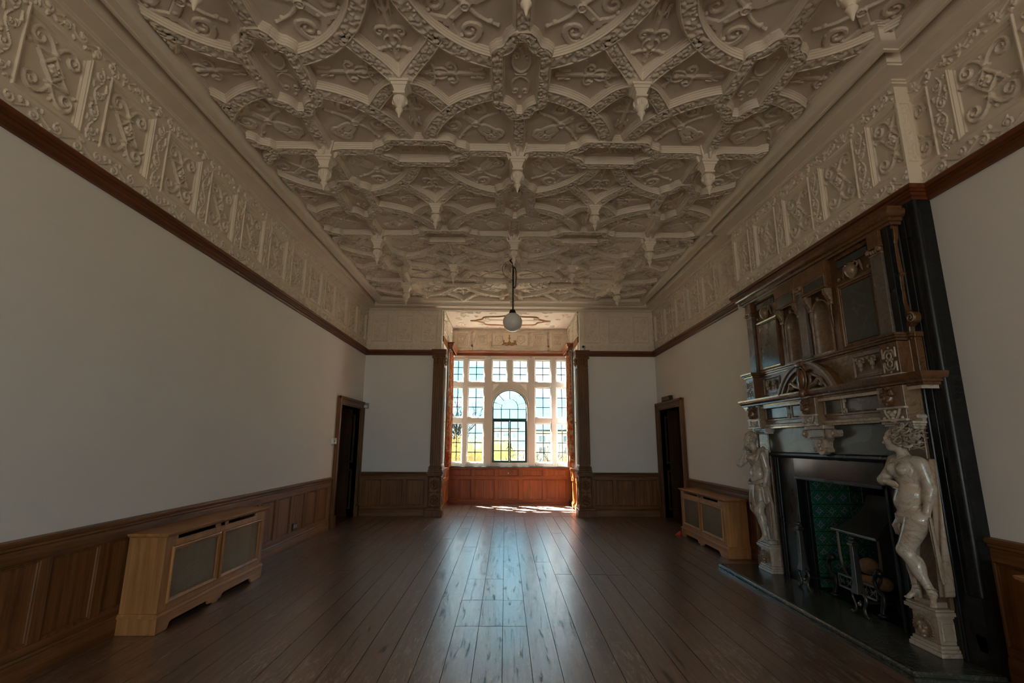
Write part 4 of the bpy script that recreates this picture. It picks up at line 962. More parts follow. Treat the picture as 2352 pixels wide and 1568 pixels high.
# hearth slab
hs = empty('hearth_slab', (2.8, 4.95, 0), 'low dark green-grey stone hearth slab with moulded edge', 'hearth')
MB().mould([(3.08, 3.46), (2.57, 3.54), (2.545, 6.40), (3.08, 6.40)][::1], [(0, 0), (.035, 0), (.035, .018), (.022, .024), (.03, .03), (.03, .046), (.02, .056), (0, .056)], False).obj('moulded_edge', 'hearth_stone', hs, 30, True)
for y0, y1 in ((3.56, 4.45), (4.452, 5.5), (5.502, 6.398)): MB().prism([(2.56, y0), (XB - .001, y0), (XB - .001, y1), (2.56, y1)], 'z', 0, .056).obj('slab', 'hearth_stone', hs, bev=.002)
MB().prism([(2.565, 3.545), (XB, 3.47), (XB, 3.558), (2.56, 3.558)], 'z', 0, .056).obj('slab', 'hearth_stone', hs, fix=True)
# tall black boards on the camera side of the breast
fb(3.045, XB + .001, 3.60, 3.76, .056, ZR0, 'black_marble', 'black_board', .006)
fb(3.03, XB + .001, 3.655, 3.685, .056, ZR0, 'black_marble', 'black_fillet', .01)
fb(XB, WX + .001, BY0 - .02, BY0 + .0, 0, ZR0, 'black_marble', 'black_return', .004)
m = MB()
for (y, r) in ((3.565, .030), (3.515, .026)): m.lathe([(r, .45), (r, ZR0)], (3.075, y, 0), 14)
m.box(3.05, 3.11, 3.505, 3.60, .056, ZR0).obj('black_roundel_moulding', 'black_marble', fp, 50)
MB().prism([(3.47, .33), (3.60, .33), (3.60, .50), (3.47, .50)], 'x', 3.03, 3.1).prism([(3.49, .26), (3.585, .26), (3.60, .33), (3.47, .33)], 'x', 3.04, 3.1).prism([(3.51, .16), (3.565, .16), (3.585, .26), (3.49, .26)], 'x', 3.05, 3.1).obj('moulding_stop', 'black_marble', fp, fix=True)
# pedestals with lion masks
for yc in (3.85, 6.07):
    for z0, z1, g, nm in ((.056, .085, .012, 'pedestal_base'), (.085, .105, .004, 'pedestal_base'), (.105, .128, -.006, 'pedestal_base'), (.128, .30, -.02, 'pedestal_die'), (.30, .318, -.008, 'pedestal_cap'), (.318, .345, .012, 'pedestal_cap'), (.345, .362, .002, 'pedestal_cap'), (.362, .40, -.035, 'statue_plinth')):
        MB().box(2.915 - g, 3.075, yc - .132 - g, yc + .132 + g, z0, z1).obj(nm, 'alabaster_pale', fp, bev=.005)
    MB().rect(lambda a, b, h: (a, yc - .112 - h, b), 2.955, 3.055, .15, .28, [(0, 0), (.006, .004), (.012, .004), (.018, -.001)]).obj('die_panel', 'alabaster_pale', fp, fix=True)
    L_ = []; X0, Z0 = 2.925, .205
    L_ += [('e', (X0, yc, Z0), (.028, .055, .062)), ('e', (X0 - .028, yc, Z0 - .018), (.022, .03, .024)), ('e', (X0 - .02, yc - .026, Z0 + .012), (.02, .018, .014)), ('e', (X0 - .02, yc + .026, Z0 + .012), (.02, .018, .014)), ('e', (X0 - .03, yc, Z0 + .005), (.018, .012, .022)), ('e', (X0 - .022, yc, Z0 - .05), (.018, .022, .012))]
    for k in range(16):
        a = -.4 + k * (PI + .8) / 15; L_.append(('c', (X0 - .004, yc + .055 * math.cos(a), Z0 + .058 * math.sin(a)), (X0 - .012, yc + .085 * math.cos(a + .2), Z0 + .078 * math.sin(a + .2)), .014, .009))
    link('lion_mask', sdf_mesh('lion_mask', L_, .0042, .006), 'alabaster_mid', fp)
    fb(3.035, 3.078, yc - .135, yc + .135, .36, 1.615, 'alabaster_mid', 'back_slab', .004)
    fb(3.02, 3.05, yc - .142, yc - .125, .36, 1.615, 'alabaster_mid', 'slab_border', .004); fb(3.02, 3.05, yc + .125, yc + .142, .36, 1.615, 'alabaster_mid', 'slab_border', .004)
for (y0, y1) in both(3.68, 3.97):
    for z0, z1, g in ((1.612, 1.635, -.018), (1.635, 1.652, 0), (1.652, 1.672, .012)): fb(2.935 - g, XB, y0 - g, y1 + g, z0, z1, 'alabaster_pale', 'impost', .004)
# black slate lintel, bolection and surround of the fire opening
fb(3.03, XB, 3.97, 5.93, 1.405, 1.672, 'slate_green', 'lintel_panel', .004)
m = MB(); P_ = [(0, 1.345), (.03, 1.345), (.045, 1.355), (.06, 1.375), (.055, 1.395), (.04, 1.402), (.035, 1.408), (0, 1.41)]
m.mould([(XB - .02, 3.98), (XB - .02, 5.90)][::1], [(d, z) for d, z in P_]).obj('lintel_moulding', 'black_marble', fp, 40, True)
fb(3.045, XB + .03, OY0 - .02, OY1 + .02, OZ, 1.35, 'slate', 'lintel_fascia', .004)
fb(3.02, 3.06, OY0, OY1, OZ - .012, OZ + .02, 'black_marble', 'lintel_lip', .006)
for y0, y1 in ((3.975, OY0), (OY1, 5.92)):
    fb(3.05, XB + .02, y0, y1, .056, 1.35, 'black_marble', 'jamb', .004)
    ym = y1 - .11 if y0 < 4.5 else y0 + .11
    MB().lathe([(.03, .056), (.03, 1.35)], (3.05, y0 + .05 if y0 < 4.5 else y1 - .05, 0), 12).lathe([(.018, .056), (.018, 1.35)], (3.045, y0 + .10 if y0 < 4.5 else y1 - .10, 0), 12).obj('jamb_moulding', 'black_marble', fp, 50)
    fb(3.035, XB + .02, *((y1 - .03, y1 + .002) if y0 < 4.5 else (y0 - .002, y0 + .03)), .056, OZ + .01, 'black_marble', 'jamb_fillet', .006)
# fire chamber
YC0, YC1, XC = 4.27, 5.40, 3.86
fb(XB + .0, XC, YC1 + .012, YC1 + .1, 0, 1.34, 'black_void', 'chamber_cheek', 0); fb(XB, XC, YC0 - .1, YC0 - .012, 0, 1.34, 'black_void', 'chamber_cheek', 0)
fb(XC, XC + .08, YC0 - .1, YC1 + .1, 0, 1.34, 'black_void', 'chamber_back', 0); fb(XB, XC, YC0 - .1, YC1 + .1, 1.30, 1.36, 'black_void', 'chamber_top', 0)
fb(XB - .001, XC, YC0 - .1, YC1 + .1, 0, .054, 'black_marble', 'chamber_floor', 0)
fb(XB + .02, XB + .10, OY0 - .0, YC0 + .02, .056, 1.15, 'black_marble', 'inner_jamb', .003); fb(XB + .02, XB + .06, YC1 + .002, OY1 + .0, .056, 1.15, 'black_marble', 'inner_jamb', .003)
t = NT('green_tile')
v = t.coords(); sx_ = t.n('ShaderNodeSeparateXYZ'); t.l(v, sx_.inputs[0])
def mt_(op, a, b=None):
    n = t.n('ShaderNodeMath', operation=op)
    for i, q in enumerate((a, b)):
        if q is None: continue
        if isinstance(q, (int, float)): n.inputs[i].default_value = q
        else: t.l(q, n.inputs[i])
    return n.outputs[0]
ax_, ay_ = mt_('ABSOLUTE', mt_('MULTIPLY', sx_.outputs[0], 14.5)), mt_('ABSOLUTE', mt_('MULTIPLY', sx_.outputs[2], 14.5))
d1 = mt_('ADD', ax_, ay_); d2 = mt_('MAXIMUM', ax_, ay_); rip = mt_('MULTIPLY', mt_('SINE', mt_('MULTIPLY', d2, 21.0)), .09)
dd = mt_('ADD', d1, rip)
c = t.ramp(mt_('MULTIPLY', dd, .5), [(0, (.30, .36, .36)), (.06, (.012, .02, .035)), (.10, (.25, .33, .36)), (.16, (.014, .03, .05)), (.21, (.22, .33, .34)), (.285, (.010, .022, .03)), (.33, (.018, .15, .10)), (.46, (.06, .17, .075)), (.52, (.012, .07, .055)), (.60, (.02, .17, .11)), (.72, (.10, .20, .06)), (.80, (.01, .06, .05)), (.9, (.02, .16, .11))], 'CONSTANT')
cross = mt_('MULTIPLY', ax_, ay_); c = t.mix(t.ramp(cross, [(.0, .7), (.010, .7), (.013, 0.0)], 'CONSTANT'), c, (.012, .075, .06))
t.set(t.mix(1.0, t.mix(.5, c, t.ramp(t.noise(v, 30, 3), [(.3, .6), (.7, 1.0)]), 'MULTIPLY'), (1.0, .92, 1.0), 'MULTIPLY'), .12, .6)
tm = MB().box(-.0665, .0665, -.006, .006, -.0665, .0665).mesh('tile'); tm.materials.append(MATS['green_tile'])
for i in range(5):
    for j in range(8):
        for yy in (YC1 + .002, YC0 - .002):
            if yy == YC0 - .002 and j > 8: continue
            o = link('tile', tm, None, fp); o.matrix_basis = Matrix.Translation((3.135 + .068 + .1365 * i, yy, .056 + .068 + .1365 * j)); bm_ = o.modifiers.new('edge', 'BEVEL'); bm_.width = .003
# entablature under the shelf
fb(2.975, XB, 3.68, 6.09, 1.672, 1.94, 'alabaster_mid', 'entablature', .003)
around(2.965, 3.675, 6.095, [(0, 1.672), (.004, 1.672), (.006, 1.69), (.014, 1.694), (.014, 1.712), (.002, 1.722), (0, 1.722)], 'alabaster_pale', 'entablature_moulding')
CB = (CY - .135, CY + .115)
for y0, y1 in both(3.668, 3.935) + (CB,):
    fb(2.885, XB - .08, y0, y1, 1.672, 1.94, 'alabaster_mid', 'entablature_block', .004); fb(2.868, 2.9, y0 - .008, y1 + .008, 1.765, 1.782, 'alabaster_pale', 'block_shelf', .004); fb(2.873, 2.9, y0 - .004, y1 + .004, 1.672, 1.69, 'alabaster_pale', 'block_foot', .004)
    yc = (y0 + y1) / 2; X0, Z0 = 2.875, 1.855
    Hd = [('e', (X0, yc, Z0 - .005), (.042, .045, .066)), ('e', (X0 - .04, yc, Z0 - .01), (.014, .011, .022)), ('e', (X0 - .028, yc - .02, Z0 - .028), (.02, .014, .016)), ('e', (X0 - .028, yc + .02, Z0 - .028), (.02, .014, .016)), ('e', (X0 - .03, yc, Z0 - .052), (.018, .017, .018)), ('e', (X0 - .03, yc, Z0 + .022), (.016, .036, .012))]
    rq = random.Random(int(yc * 100))
    for k in range(30):
        a = rq.uniform(-.3, PI + .3); rr0 = rq.uniform(.036, .062); Hd.append(('e', (X0 - rq.uniform(-.005, .03), yc + rr0 * math.cos(a), Z0 + .018 + rr0 * 1.05 * math.sin(a)), (.013, .013, .013)))
    link('carved_head', sdf_mesh('carved_head', Hd, .0045, .006), 'alabaster_brown', fp)
    st = [(np.array([(-.075, .035), (-.06, .0), (-.02, -.05), (0, -.055), (.02, -.05), (.06, 0), (.075, .035)]), .009, .012, True), ([(0, 0)], .026, .02, True), ([(-.03, .015)], .016, .018, True), ([(.03, .015)], .016, .018, True), ([(0, -.03)], .012, .016, True), ([(-.09, -.03)], .014, .012, True), ([(.09, -.03)], .014, .012, True)]
    me = relief('shield_carving', st, -.11, .11, -.07, .06, .0045); o = link('shield_carving', me, 'alabaster_pale', fp); o.matrix_basis = Matrix.Translation((2.885, yc, 1.725)) @ Matrix(((0, 0, -1, 0), (-1, 0, 0, 0), (0, 1, 0, 0), (0, 0, 0, 1)))
# panels between the blocks
EX = lambda a, b, h: (2.975 - h, a, b)
for (y0, y1, mt) in ((4.50, 4.72, 'slate'), (3.955, 4.44, 'grey_marble'), (5.33, 5.81, 'slate'), (5.04, 5.27, 'slate')):
    MB().rect(EX, y0 - .03, y1 + .03, 1.755, 1.925, [(0, 0), (.004, .016), (.018, .016), (.03, .002)], False).obj('panel_frame', 'alabaster_mid', fp, fix=True)
    fb(2.968, 2.98, y0, y1, 1.785, 1.895, mt, 'inset_panel', .002)
for y0, y1 in ((3.97, 4.43), (5.34, 5.80)):
    for k in range(26): fb(2.945, 2.966, y0 + (y1 - y0) * k / 26 + .003, y0 + (y1 - y0) * (k + 1) / 26 - .005, 1.897, 1.917, 'alabaster_mid', 'dentil', 0)
for yv in (4.43, 5.34):
    sgn = 1
    MB().tube([(2.955, yv + p[0], 1.84 + p[1]) for p in np.concatenate([spiral(0, .045, .006, .022, 1.2, 0, 1, 16), spiral(.005, -.05, .026, .008, 1.2, 1.2, 1, 16)])], .008, 6).obj('scroll_bracket', 'alabaster_pale', fp, 60)
# mantel shelf
around(2.93, 3.53, 6.24, [(0, 1.925), (.012, 1.925), (.016, 1.945), (.028, 1.95), (.028, 1.965), (.036, 1.972), (.05, 1.985), (.058, 2.005), (.060, 2.022), (0, 2.024)], 'alabaster_brown', 'shelf_moulding')
fb(2.93, XB, 3.53, 6.24, 1.93, 2.022, 'alabaster_brown', 'shelf', .002)
around(2.925, 3.545, 6.225, [(0, 1.90), (.006, 1.90), (.006, 1.928), (0, 1.93)], 'alabaster_pale', 'shelf_fillet')
# segmental pediment with cartouche
Rp, zc_ = .515, 2.295 - .515; a_h = math.acos((2.02 - zc_) / Rp)
def arcband(r0, r1, x0, x1, mt, nm):
    A = np.linspace(PI / 2 - a_h, PI / 2 + a_h, 33); m = MB(); n = len(A)
    for x, r in ((x0, r1), (x1, r1), (x1, r0), (x0, r0)): m.v += [(x, CY + r * math.cos(a), zc_ + r * math.sin(a)) for a in A]
    m.f = [(k * n + i, ((k + 1) % 4) * n + i, ((k + 1) % 4) * n + i + 1, k * n + i + 1) for k in range(4) for i in range(n - 1)] + [(0, n, 2 * n, 3 * n), (n - 1, 4 * n - 1, 3 * n - 1, 2 * n - 1)]
    return m.obj(nm, mt, fp, 40, True)
arcband(Rp - .055, Rp, 2.875, XB, 'alabaster_brown', 'pediment_arch'); arcband(Rp - .095, Rp - .055, 2.90, XB, 'alabaster_brown', 'pediment_arch'); arcband(Rp - .012, Rp + .012, 2.862, 2.90, 'alabaster_mid', 'pediment_lip')
arcband(Rp - .115, Rp - .095, 2.888, 2.92, 'alabaster_mid', 'pediment_lip')
MB().prism([(CY + .42 * math.cos(a), zc_ + (Rp - .09) * math.sin(a)) for a in np.linspace(PI / 2 - a_h, PI / 2 + a_h, 15)], 'x', 2.99, XB).obj('tympanum', 'alabaster_brown', fp, fix=True)
c0 = (2.875, CY - .03, 2.135)
pr = [('e', c0, (.04, .062, .115))]
link('cartouche_boss', sdf_mesh('cartouche_boss', [('e', (2.862, CY, 2.135), (.035, .055, .10))], .005, .01), 'alabaster_brown', fp)
m = MB(); m.tube([(2.868, CY + .066 * math.cos(a), 2.135 + .118 * math.sin(a)) for a in np.linspace(0, 2 * PI, 36, endpoint=False)], .012, 8, True)
m.tube([(2.885, CY + .095 * math.cos(a), 2.14 + .135 * math.sin(a)) for a in np.linspace(.5, PI - .5, 20)], .022, 8).tube([(2.89, CY + .10 * math.cos(a), 2.13 + .12 * math.sin(a)) for a in np.linspace(PI - .3, 2 * PI + .3, 26)], .020, 8)
m.lathe([(0, -.05), (.03, -.05), (.034, 0), (.03, .05), (0, .05)], (2.87, CY, 2.285), 14, 'y').lathe([(0, -.03), (.028, -.03), (.03, 0), (.028, .03), (0, .03)], (2.865, CY, 2.005), 14, 'y').tube([(2.87, CY, 2.03), (2.85, CY, 1.985), (2.862, CY, 1.955)], [.03, .034, .02], 9)
m.obj('cartouche_frame', 'alabaster_brown', fp, 50)
for sg in (-1, 1):
    MB().tube([(2.90, CY + sg * y, z) for y, z in ((.08, 2.06), (.13, 2.07), (.18, 2.085), (.225, 2.12), (.26, 2.115), (.272, 2.08), (.25, 2.055), (.228, 2.065), (.232, 2.085))], [.026, .026, .026, .024, .024, .022, .02, .018, .014], 9).obj('horn_scroll', 'alabaster_mid', fp, 60)
# overmantel: plinth course
fb(2.985, XB, 3.66, 6.11, 2.022, 2.30, 'alabaster_mid', 'plinth_course', .003)
for y0, y1 in both(3.672, 3.86):
    fb(2.895, XB - .06, y0, y1, 2.022, 2.29, 'alabaster_brown', 'plinth_block', .004)
    q = [(bez((0, .07), (.03, .09), (.055, .06), (.05, .02)), .006, .008), ([(.065, .09), (.065, .02)], .006, .008), (spiral(0, .03, .024, .024, .8, .3, 1, 14), .006, .008), ([(.0, .095)], .008, .008), ([(.03, .0)], .008, .008)]
    st = q + flip(q, fx=True) + flip(q, fy=True) + flip(q, fx=True, fy=True) + [([(0, 0)], .012, .008)]
    me = relief('fretwork', st, -.08, .08, -.11, .11, .0045); o = link('fretwork', me, 'alabaster_drape', fp); o.matrix_basis = Matrix.Translation((2.895, (y0 + y1) / 2, 2.145)) @ Matrix(((0, 0, -1, 0), (-1, 0, 0, 0), (0, 1, 0, 0), (0, 0, 0, 1)))
    fb(2.887, XB - .06, y0 - .006, y1 + .006, 2.022, 2.036, 'alabaster_pale', 'plinth_foot', .003)
    ca = [(0, 2.285), (.01, 2.285), (.014, 2.30), (.03, 2.306), (.03, 2.318), (.04, 2.325), (.044, 2.34), (0, 2.343)]
    MB().mould([(3.0, y0), (2.895, y0), (2.895, y1), (3.0, y1)], ca).obj('plinth_cap', 'alabaster_brown', fp, 30, True); fb(2.895, 3.02, y0, y1, 2.28, 2.342, 'alabaster_brown', 'plinth_cap_core', 0)
around(2.985, 3.64, 6.13, [(0, 2.285), (.01, 2.285), (.012, 2.30), (.028, 2.306), (.03, 2.32), (.038, 2.328), (.04, 2.34), (0, 2.343)], 'alabaster_brown', 'plinth_moulding')
fb(2.99, XB, 3.61, 3.68, 2.022, 2.30, 'alabaster_brown', 'side_block', .004); fb(2.98, XB, 3.595, 3.69, 2.30, 2.34, 'alabaster_brown', 'side_block_cap', .006)
for yy in (4.04, 4.18, 5.59, 5.73):
    m = MB(); X0 = 2.965
    m.ell((X0, yy, 2.17), (.02, .022, .03), 10, 7).ell((X0, yy, 2.205), (.016, .014, .014), 8, 6).ell((X0, yy - .03, 2.19), (.014, .016, .012), 8, 6).ell((X0, yy + .03, 2.19), (.014, .016, .012), 8, 6).ell((X0, yy, 2.13), (.014, .012, .022), 8, 6).tube([(X0, yy - .04, 2.205), (X0 - .01, yy - .045, 2.22), (X0 - .01, yy - .03, 2.228)], .008, 6).tube([(X0, yy + .04, 2.205), (X0 - .01, yy + .045, 2.22), (X0 - .01, yy + .03, 2.228)], .008, 6)
    m.obj('cherub_carving', 'alabaster_drape', fp, 60)
for y0, y1 in both(3.93, 4.29): MB().rect(lambda a, b, h: (2.985 - h, a, b), y0, y1, 2.06, 2.26, [(0, 0), (.003, .012), (.012, .012), (.02, .0)]).obj('plinth_panel', 'alabaster_mid', fp, fix=True)
# overmantel: main field with slate panels, niches and pilasters
NI = both(4.50, 4.79)
def niche_wall():
    m = MB(); x = 2.99; zs = 2.745; r = .145
    ys = [3.70] + [v for n in NI for v in n] + [6.07]
    m.box(x, XB, ys[0], ys[1], 2.34, 3.22).box(x, XB, ys[2], ys[3], 2.34, 3.22).box(x, XB, ys[4], ys[5], 2.34, 3.22)
    for a, b in NI:
        c = (a + b) / 2; A = np.linspace(PI, 0, 17); o = len(m.v)
        for X_ in (x, XB):
            m.v += [(X_, c + r * math.cos(t_), zs + r * math.sin(t_)) for t_ in A]; m.v += [(X_, a + (b - a) * i / 16, 3.22) for i in range(17)]
        for i in range(16): m.f += [(o + i, o + i + 1, o + 17 + i + 1, o + 17 + i), (o + i, o + 34 + i, o + 34 + i + 1, o + i + 1)]
    return m.obj('overmantel_field', 'alabaster_brown', fp, fix=True)
niche_wall()
for a, b in NI:
    c = (a + b) / 2; r = .143; m = MB(); A = np.linspace(0, PI, 15)
    v = [(2.992 + .082 * math.sin(t_), c - r * math.cos(t_), z) for z in (2.36, 2.745) for t_ in A]; m.add(v, [(i, i + 1, 15 + i + 1, 15 + i) for i in range(14)])
    v = []
    for j in range(8):
        p = j / 7 * PI / 2
        v += [(2.992 + .082 * math.sin(t_) * math.cos(p), c - r * math.cos(t_) * math.cos(p), 2.745 + r * math.sin(p)) for t_ in A]
    m.add(v, [(j * 15 + i, j * 15 + i + 1, j * 15 + 15 + i + 1, j * 15 + 15 + i) for j in range(7) for i in range(14)])
    m.obj('niche', 'alabaster_mid', fp, 60)
    m = MB().tube([(2.982, a, 2.36), (2.982, a, 2.745)] + [(2.982, c - r * math.cos(t_), 2.745 + r * math.sin(t_)) for t_ in A[1:-1]] + [(2.982, b, 2.745), (2.982, b, 2.36)], .012, 6).ell((2.97, c, 2.90), (.02, .018, .028), 8, 6); m.obj('niche_moulding', 'alabaster_mid', fp, 60)
    fb(2.955, XB, a - .01, b + .01, 2.34, 2.365, 'alabaster_mid', 'niche_sill', .005)
FX = lambda a, b, h: (2.99 - h, a, b)
for y0, y1 in both(3.945, 4.325):
    MB().rect(FX, y0 - .055, y1 + .055, 2.335, 2.955, [(0, 0), (.003, .018), (.016, .024), (.03, .018), (.036, .008), (.05, .012), (.058, -.004)]).obj('slate_frame', 'alabaster_brown', fp, fix=True)
    fb(2.982, 3.0, y0, y1, 2.39, 2.90, 'slate', 'slate_panel', .002)
    yc = (y0 + y1) / 2
    m = MB().lathe([(0, -.075), (.014, -.075), (.02, -.062), (.04, -.045), (.055, -.01), (.056, .02), (.044, .04), (.03, .052), (.022, .062), (.03, .068), (0, .07)], (2.965, yc, 3.015), 16)
    for sg in (-1, 1): m.tube([(2.965, yc + sg * a_, 3.015 + b_) for a_, b_ in ((.035, .055), (.06, .07), (.085, .055), (.085, .03), (.065, .02))], .010, 6); m.tube([(2.975, yc + sg * a_, 3.03 + b_) for a_, b_ in ((.09, .05), (.105, .02), (.115, -.02), (.125, -.05))], [.013, .012, .01, .006], 6)
    m.obj('urn_carving', 'alabaster_mid', fp, 60)
    for sg in (-1, 1): MB().ell((2.98, yc + sg * .19, 2.99), (.014, .018, .018), 8, 6).obj('paterae', 'alabaster_mid', fp, 60)
    fb(2.978, 3.0, yc - .20, yc + .20, 3.10, 3.17, 'slate', 'slate_frieze', .002)
    for k in range(20): fb(2.962, 2.985, yc - .20 + .02 * k + .003, yc - .20 + .02 * k + .017, 3.175, 3.195, 'alabaster_brown', 'dentil', 0)
for (y0, y1) in both(3.745, 3.872) + ((CY - .06, CY + .06),):
    c = (y0 + y1) / 2
    fb(2.94, 3.0, y0, y1, 2.375, 3.03, 'grey_marble', 'pilaster_shaft', .003)
    for z0, z1, g in ((2.34, 2.355, .014), (2.355, 2.375, .006)): fb(2.94 - g, 3.0, y0 - g, y1 + g, z0, z1, 'grey_marble', 'pilaster_base', .004)
    fb(2.936, 3.0, y0 - .004, y1 + .004, 3.03, 3.042, 'alabaster_mid', 'pilaster_necking', .003); fb(2.935, 3.0, y0 - .003, y1 + .003, 3.042, 3.085, 'alabaster_brown', 'pilaster_capital', .003); fb(2.925, 3.0, y0 - .012, y1 + .012, 3.085, 3.10, 'alabaster_brown', 'pilaster_abacus', .004); fb(2.935, 3.0, y0 - .002, y1 + .002, 3.10, 3.225, 'alabaster_brown', 'pilaster_block', .003)
    m = MB()
    for sg in (-1, 1): m.lathe([(0, -.012), (.02, -.012), (.022, 0), (.02, .012), (0, .012)], (2.928, c + sg * .055, 3.068), 12, 'x')
    for k in range(3): m.ell((2.93, c + (k - 1) * .026, 3.06), (.014, .012, .018), 8, 6)
    m.obj('capital_carving', 'alabaster_mid', fp, 50)
    if c > 5.5 or c < 4.2: fb(2.96, XB, *((y0 - .07, y0 - .005) if c < 4.2 else (y1 + .005, y1 + .02)), 2.34, 3.225, 'black_marble', 'dark_return', .003)
# middle blocks over the niches with slate insets on scroll consoles
for y0, y1 in both(4.435, CY - .06):
    fb(2.93, 3.0, y0, y1, 2.955, 3.225, 'alabaster_brown', 'hood_block', .003); MB().rect(lambda a, b, h: (2.93 - h, a, b), y0 + .01, y1 - .01, 2.965, 3.11, [(0, 0), (.004, .008), (.014, .008), (.022, -.001)]).obj('hood_moulding', 'alabaster_brown', fp, fix=True)
    fb(2.926, 2.94, y0 + .04, y1 - .04, 2.995, 3.08, 'slate', 'hood_inset', .002)
    for yy in (y0 + .035, y1 - .035):
        S_ = [(2.985, 2.955), (2.925, 2.955), (2.922, 2.93), (2.93, 2.90), (2.95, 2.87), (2.962, 2.84), (2.955, 2.82), (2.965, 2.80), (2.985, 2.795)]
        MB().prism(S_, 'y', yy - .026, yy + .026).obj('console_bracket', 'alabaster_mid', fp, fix=True, bev=.003)
        m = MB()
        for k in range(3): m.tube([(x - .004, yy - .016 + k * .016, z) for x, z in S_[1:6]], .005, 5)
        m.lathe([(0, -.03), (.016, -.03), (.018, 0), (.016, .03), (0, .03)], (2.938, yy, 2.93), 12, 'y').obj('console_reeds', 'alabaster_mid', fp, 50)
        MB().tube([(2.972, yy, 2.795), (2.97, yy, 2.70), (2.978, yy, 2.58)], [.016, .011, .003], 7).obj('console_drop', 'alabaster_brown', fp, 60)
# crowning cornice
fb(2.985, XB, 3.66, 6.11, 3.20, 3.372, 'alabaster_brown', 'cornice_core', .002)
around(2.985, 3.66, 6.11, [(0, 3.225), (.03, 3.225), (.034, 3.245), (.05, 3.25), (.052, 3.275), (.07, 3.282), (.085, 3.30), (.09, 3.325), (.085, 3.34), (.06, 3.345), (.06, 3.371), (0, 3.372)], 'alabaster_brown', 'crown_cornice')
# side wing with volute on the camera side
wing = [(3.765, 2.343), (3.765, 3.22), (3.655, 3.22), (3.66, 3.12), (3.675, 3.08), (3.67, 2.92), (3.665, 2.84), (3.65, 2.82), (3.668, 2.80), (3.675, 2.68), (3.672, 2.58), (3.655, 2.52)] + [(3.63 + .042 * math.cos(a), 2.455 + .05 * math.sin(a)) for a in np.linspace(1.3, 4.6, 12)] + [(3.655, 2.39), (3.66, 2.343)]
MB().prism(wing, 'x', 3.0, XB).obj('side_wing', 'alabaster_brown', fp, fix=True, bev=.005)
MB().tube([(2.998, 3.632 + p[0], 2.455 + p[1]) for p in spiral(0, 0, .042, .008, 1.6, 1.2, 1, 30)], .007, 6).obj('side_volute', 'alabaster_mid', fp, 60)
# pendant keystone below the middle block
kc = CY - .02
fb(2.92, XB - .03, kc - .14, kc + .16, 1.64, 1.675, 'alabaster_pale', 'keystone_cap', .005); fb(2.94, XB - .03, kc - .10, kc + .10, 1.56, 1.64, 'alabaster_mid', 'keystone_block', .006); fb(2.93, XB - .03, kc - .11, kc + .11, 1.545, 1.562, 'alabaster_mid', 'keystone_moulding', .005)
MB().prism([(kc - .26, 1.60), (kc - .25, 1.63), (kc - .1, 1.64), (kc + .1, 1.64), (kc + .25, 1.63), (kc + .26, 1.60), (kc + .25, 1.57), (kc + .2, 1.555), (kc + .13, 1.55), (kc + .10, 1.52), (kc + .09, 1.47), (kc + .11, 1.44), (kc + .10, 1.42), (kc + .06, 1.425), (kc + .03, 1.40), (kc, 1.392), (kc - .03, 1.40), (kc - .06, 1.425), (kc - .10, 1.42), (kc - .11, 1.44), (kc - .09, 1.47), (kc - .10, 1.52), (kc - .13, 1.55), (kc - .2, 1.555), (kc - .25, 1.57)], 'x', 2.965, 3.032).obj('keystone_shield', 'alabaster_pale', fp, fix=True, bev=.005)
for sg in (-1, 1):
    MB().lathe([(0, 2.950), (.012, 2.950), (.016, 2.958), (.03, 2.960), (.032, 2.952), (.04, 2.955), (.042, 2.975), (0, 2.976)], (0, kc + sg * .225, 1.60), 18, 'x').obj('keystone_volute', 'alabaster_drape', fp, 50)
    MB().lathe([(0, 2.952), (.01, 2.952), (.014, 2.96), (.02, 2.955), (.022, 3.0), (0, 3.0)], (0, kc + sg * .085, 1.445), 14, 'x').obj('keystone_volute', 'alabaster_drape', fp, 50)
m = MB()
for a in range(4): m.ell((2.962, kc + .026 * math.cos(a * PI / 2), 1.485 + .036 * math.sin(a * PI / 2)), (.014, .018, .022), 8, 6)
m.ell((2.955, kc, 1.485), (.016, .014, .014), 8, 6).obj('keystone_flower', 'alabaster_pale', fp, 60)
# ------------------------------------------------------------------ fire grate, firedogs, log
gt = empty('fire_grate', (3.25, 4.83, .055), 'iron basket grate under a curved steel hood in the fireplace', 'fire grate')
m = MB(); hv = []
for j in range(10):
    s_ = j / 9; x = 3.13 + .30 * s_ ** 1.0; z = .68 + .34 * (1 - (1 - s_) ** .55) if s_ > 0 else .68; hwid = .30 - .13 * s_ ** .8
    hv.append([(x, 4.80 - hwid, z), (x, 4.80 + hwid, z), (3.50, 4.80 + hwid, z), (3.50, 4.80 - hwid, z)])
m.v = [p for r_ in hv for p in r_]; m.f = [(j * 4 + k, j * 4 + (k + 1) % 4, j * 4 + 4 + (k + 1) % 4, j * 4 + 4 + k) for j in range(9) for k in (0, 1, 3)]
m.obj('hood', 'steel', gt, 50, True); MB().box(3.115, 3.14, 4.495, 5.105, .668, .69).obj('hood_rim', 'steel', gt, bev=.004)
for yy in (4.53, 5.07):
    sg = 1 if yy > 4.8 else -1; lyre = [(.0, .68), (.0, .52), (-.005, .42), (-.03, .33), (-.08, .27), (-.14, .25)]
    for o_ in (0, .018, .036): MB().tube([(3.16, yy + sg * (a_ - o_ * .6 + .01), b_ + o_ * .3) for a_, b_ in lyre], .006, 6).obj('lyre_bar', 'steel', gt, 60)
m = MB().box(3.10, 3.115, 4.55, 5.05, .17, .185).box(3.10, 3.115, 4.55, 5.05, .275, .29).box(3.10, 3.115, 4.55, 4.56, .17, .29).box(3.10, 3.115, 5.04, 5.05, .17, .29)
m.obj('fender_frame', 'steel', gt)
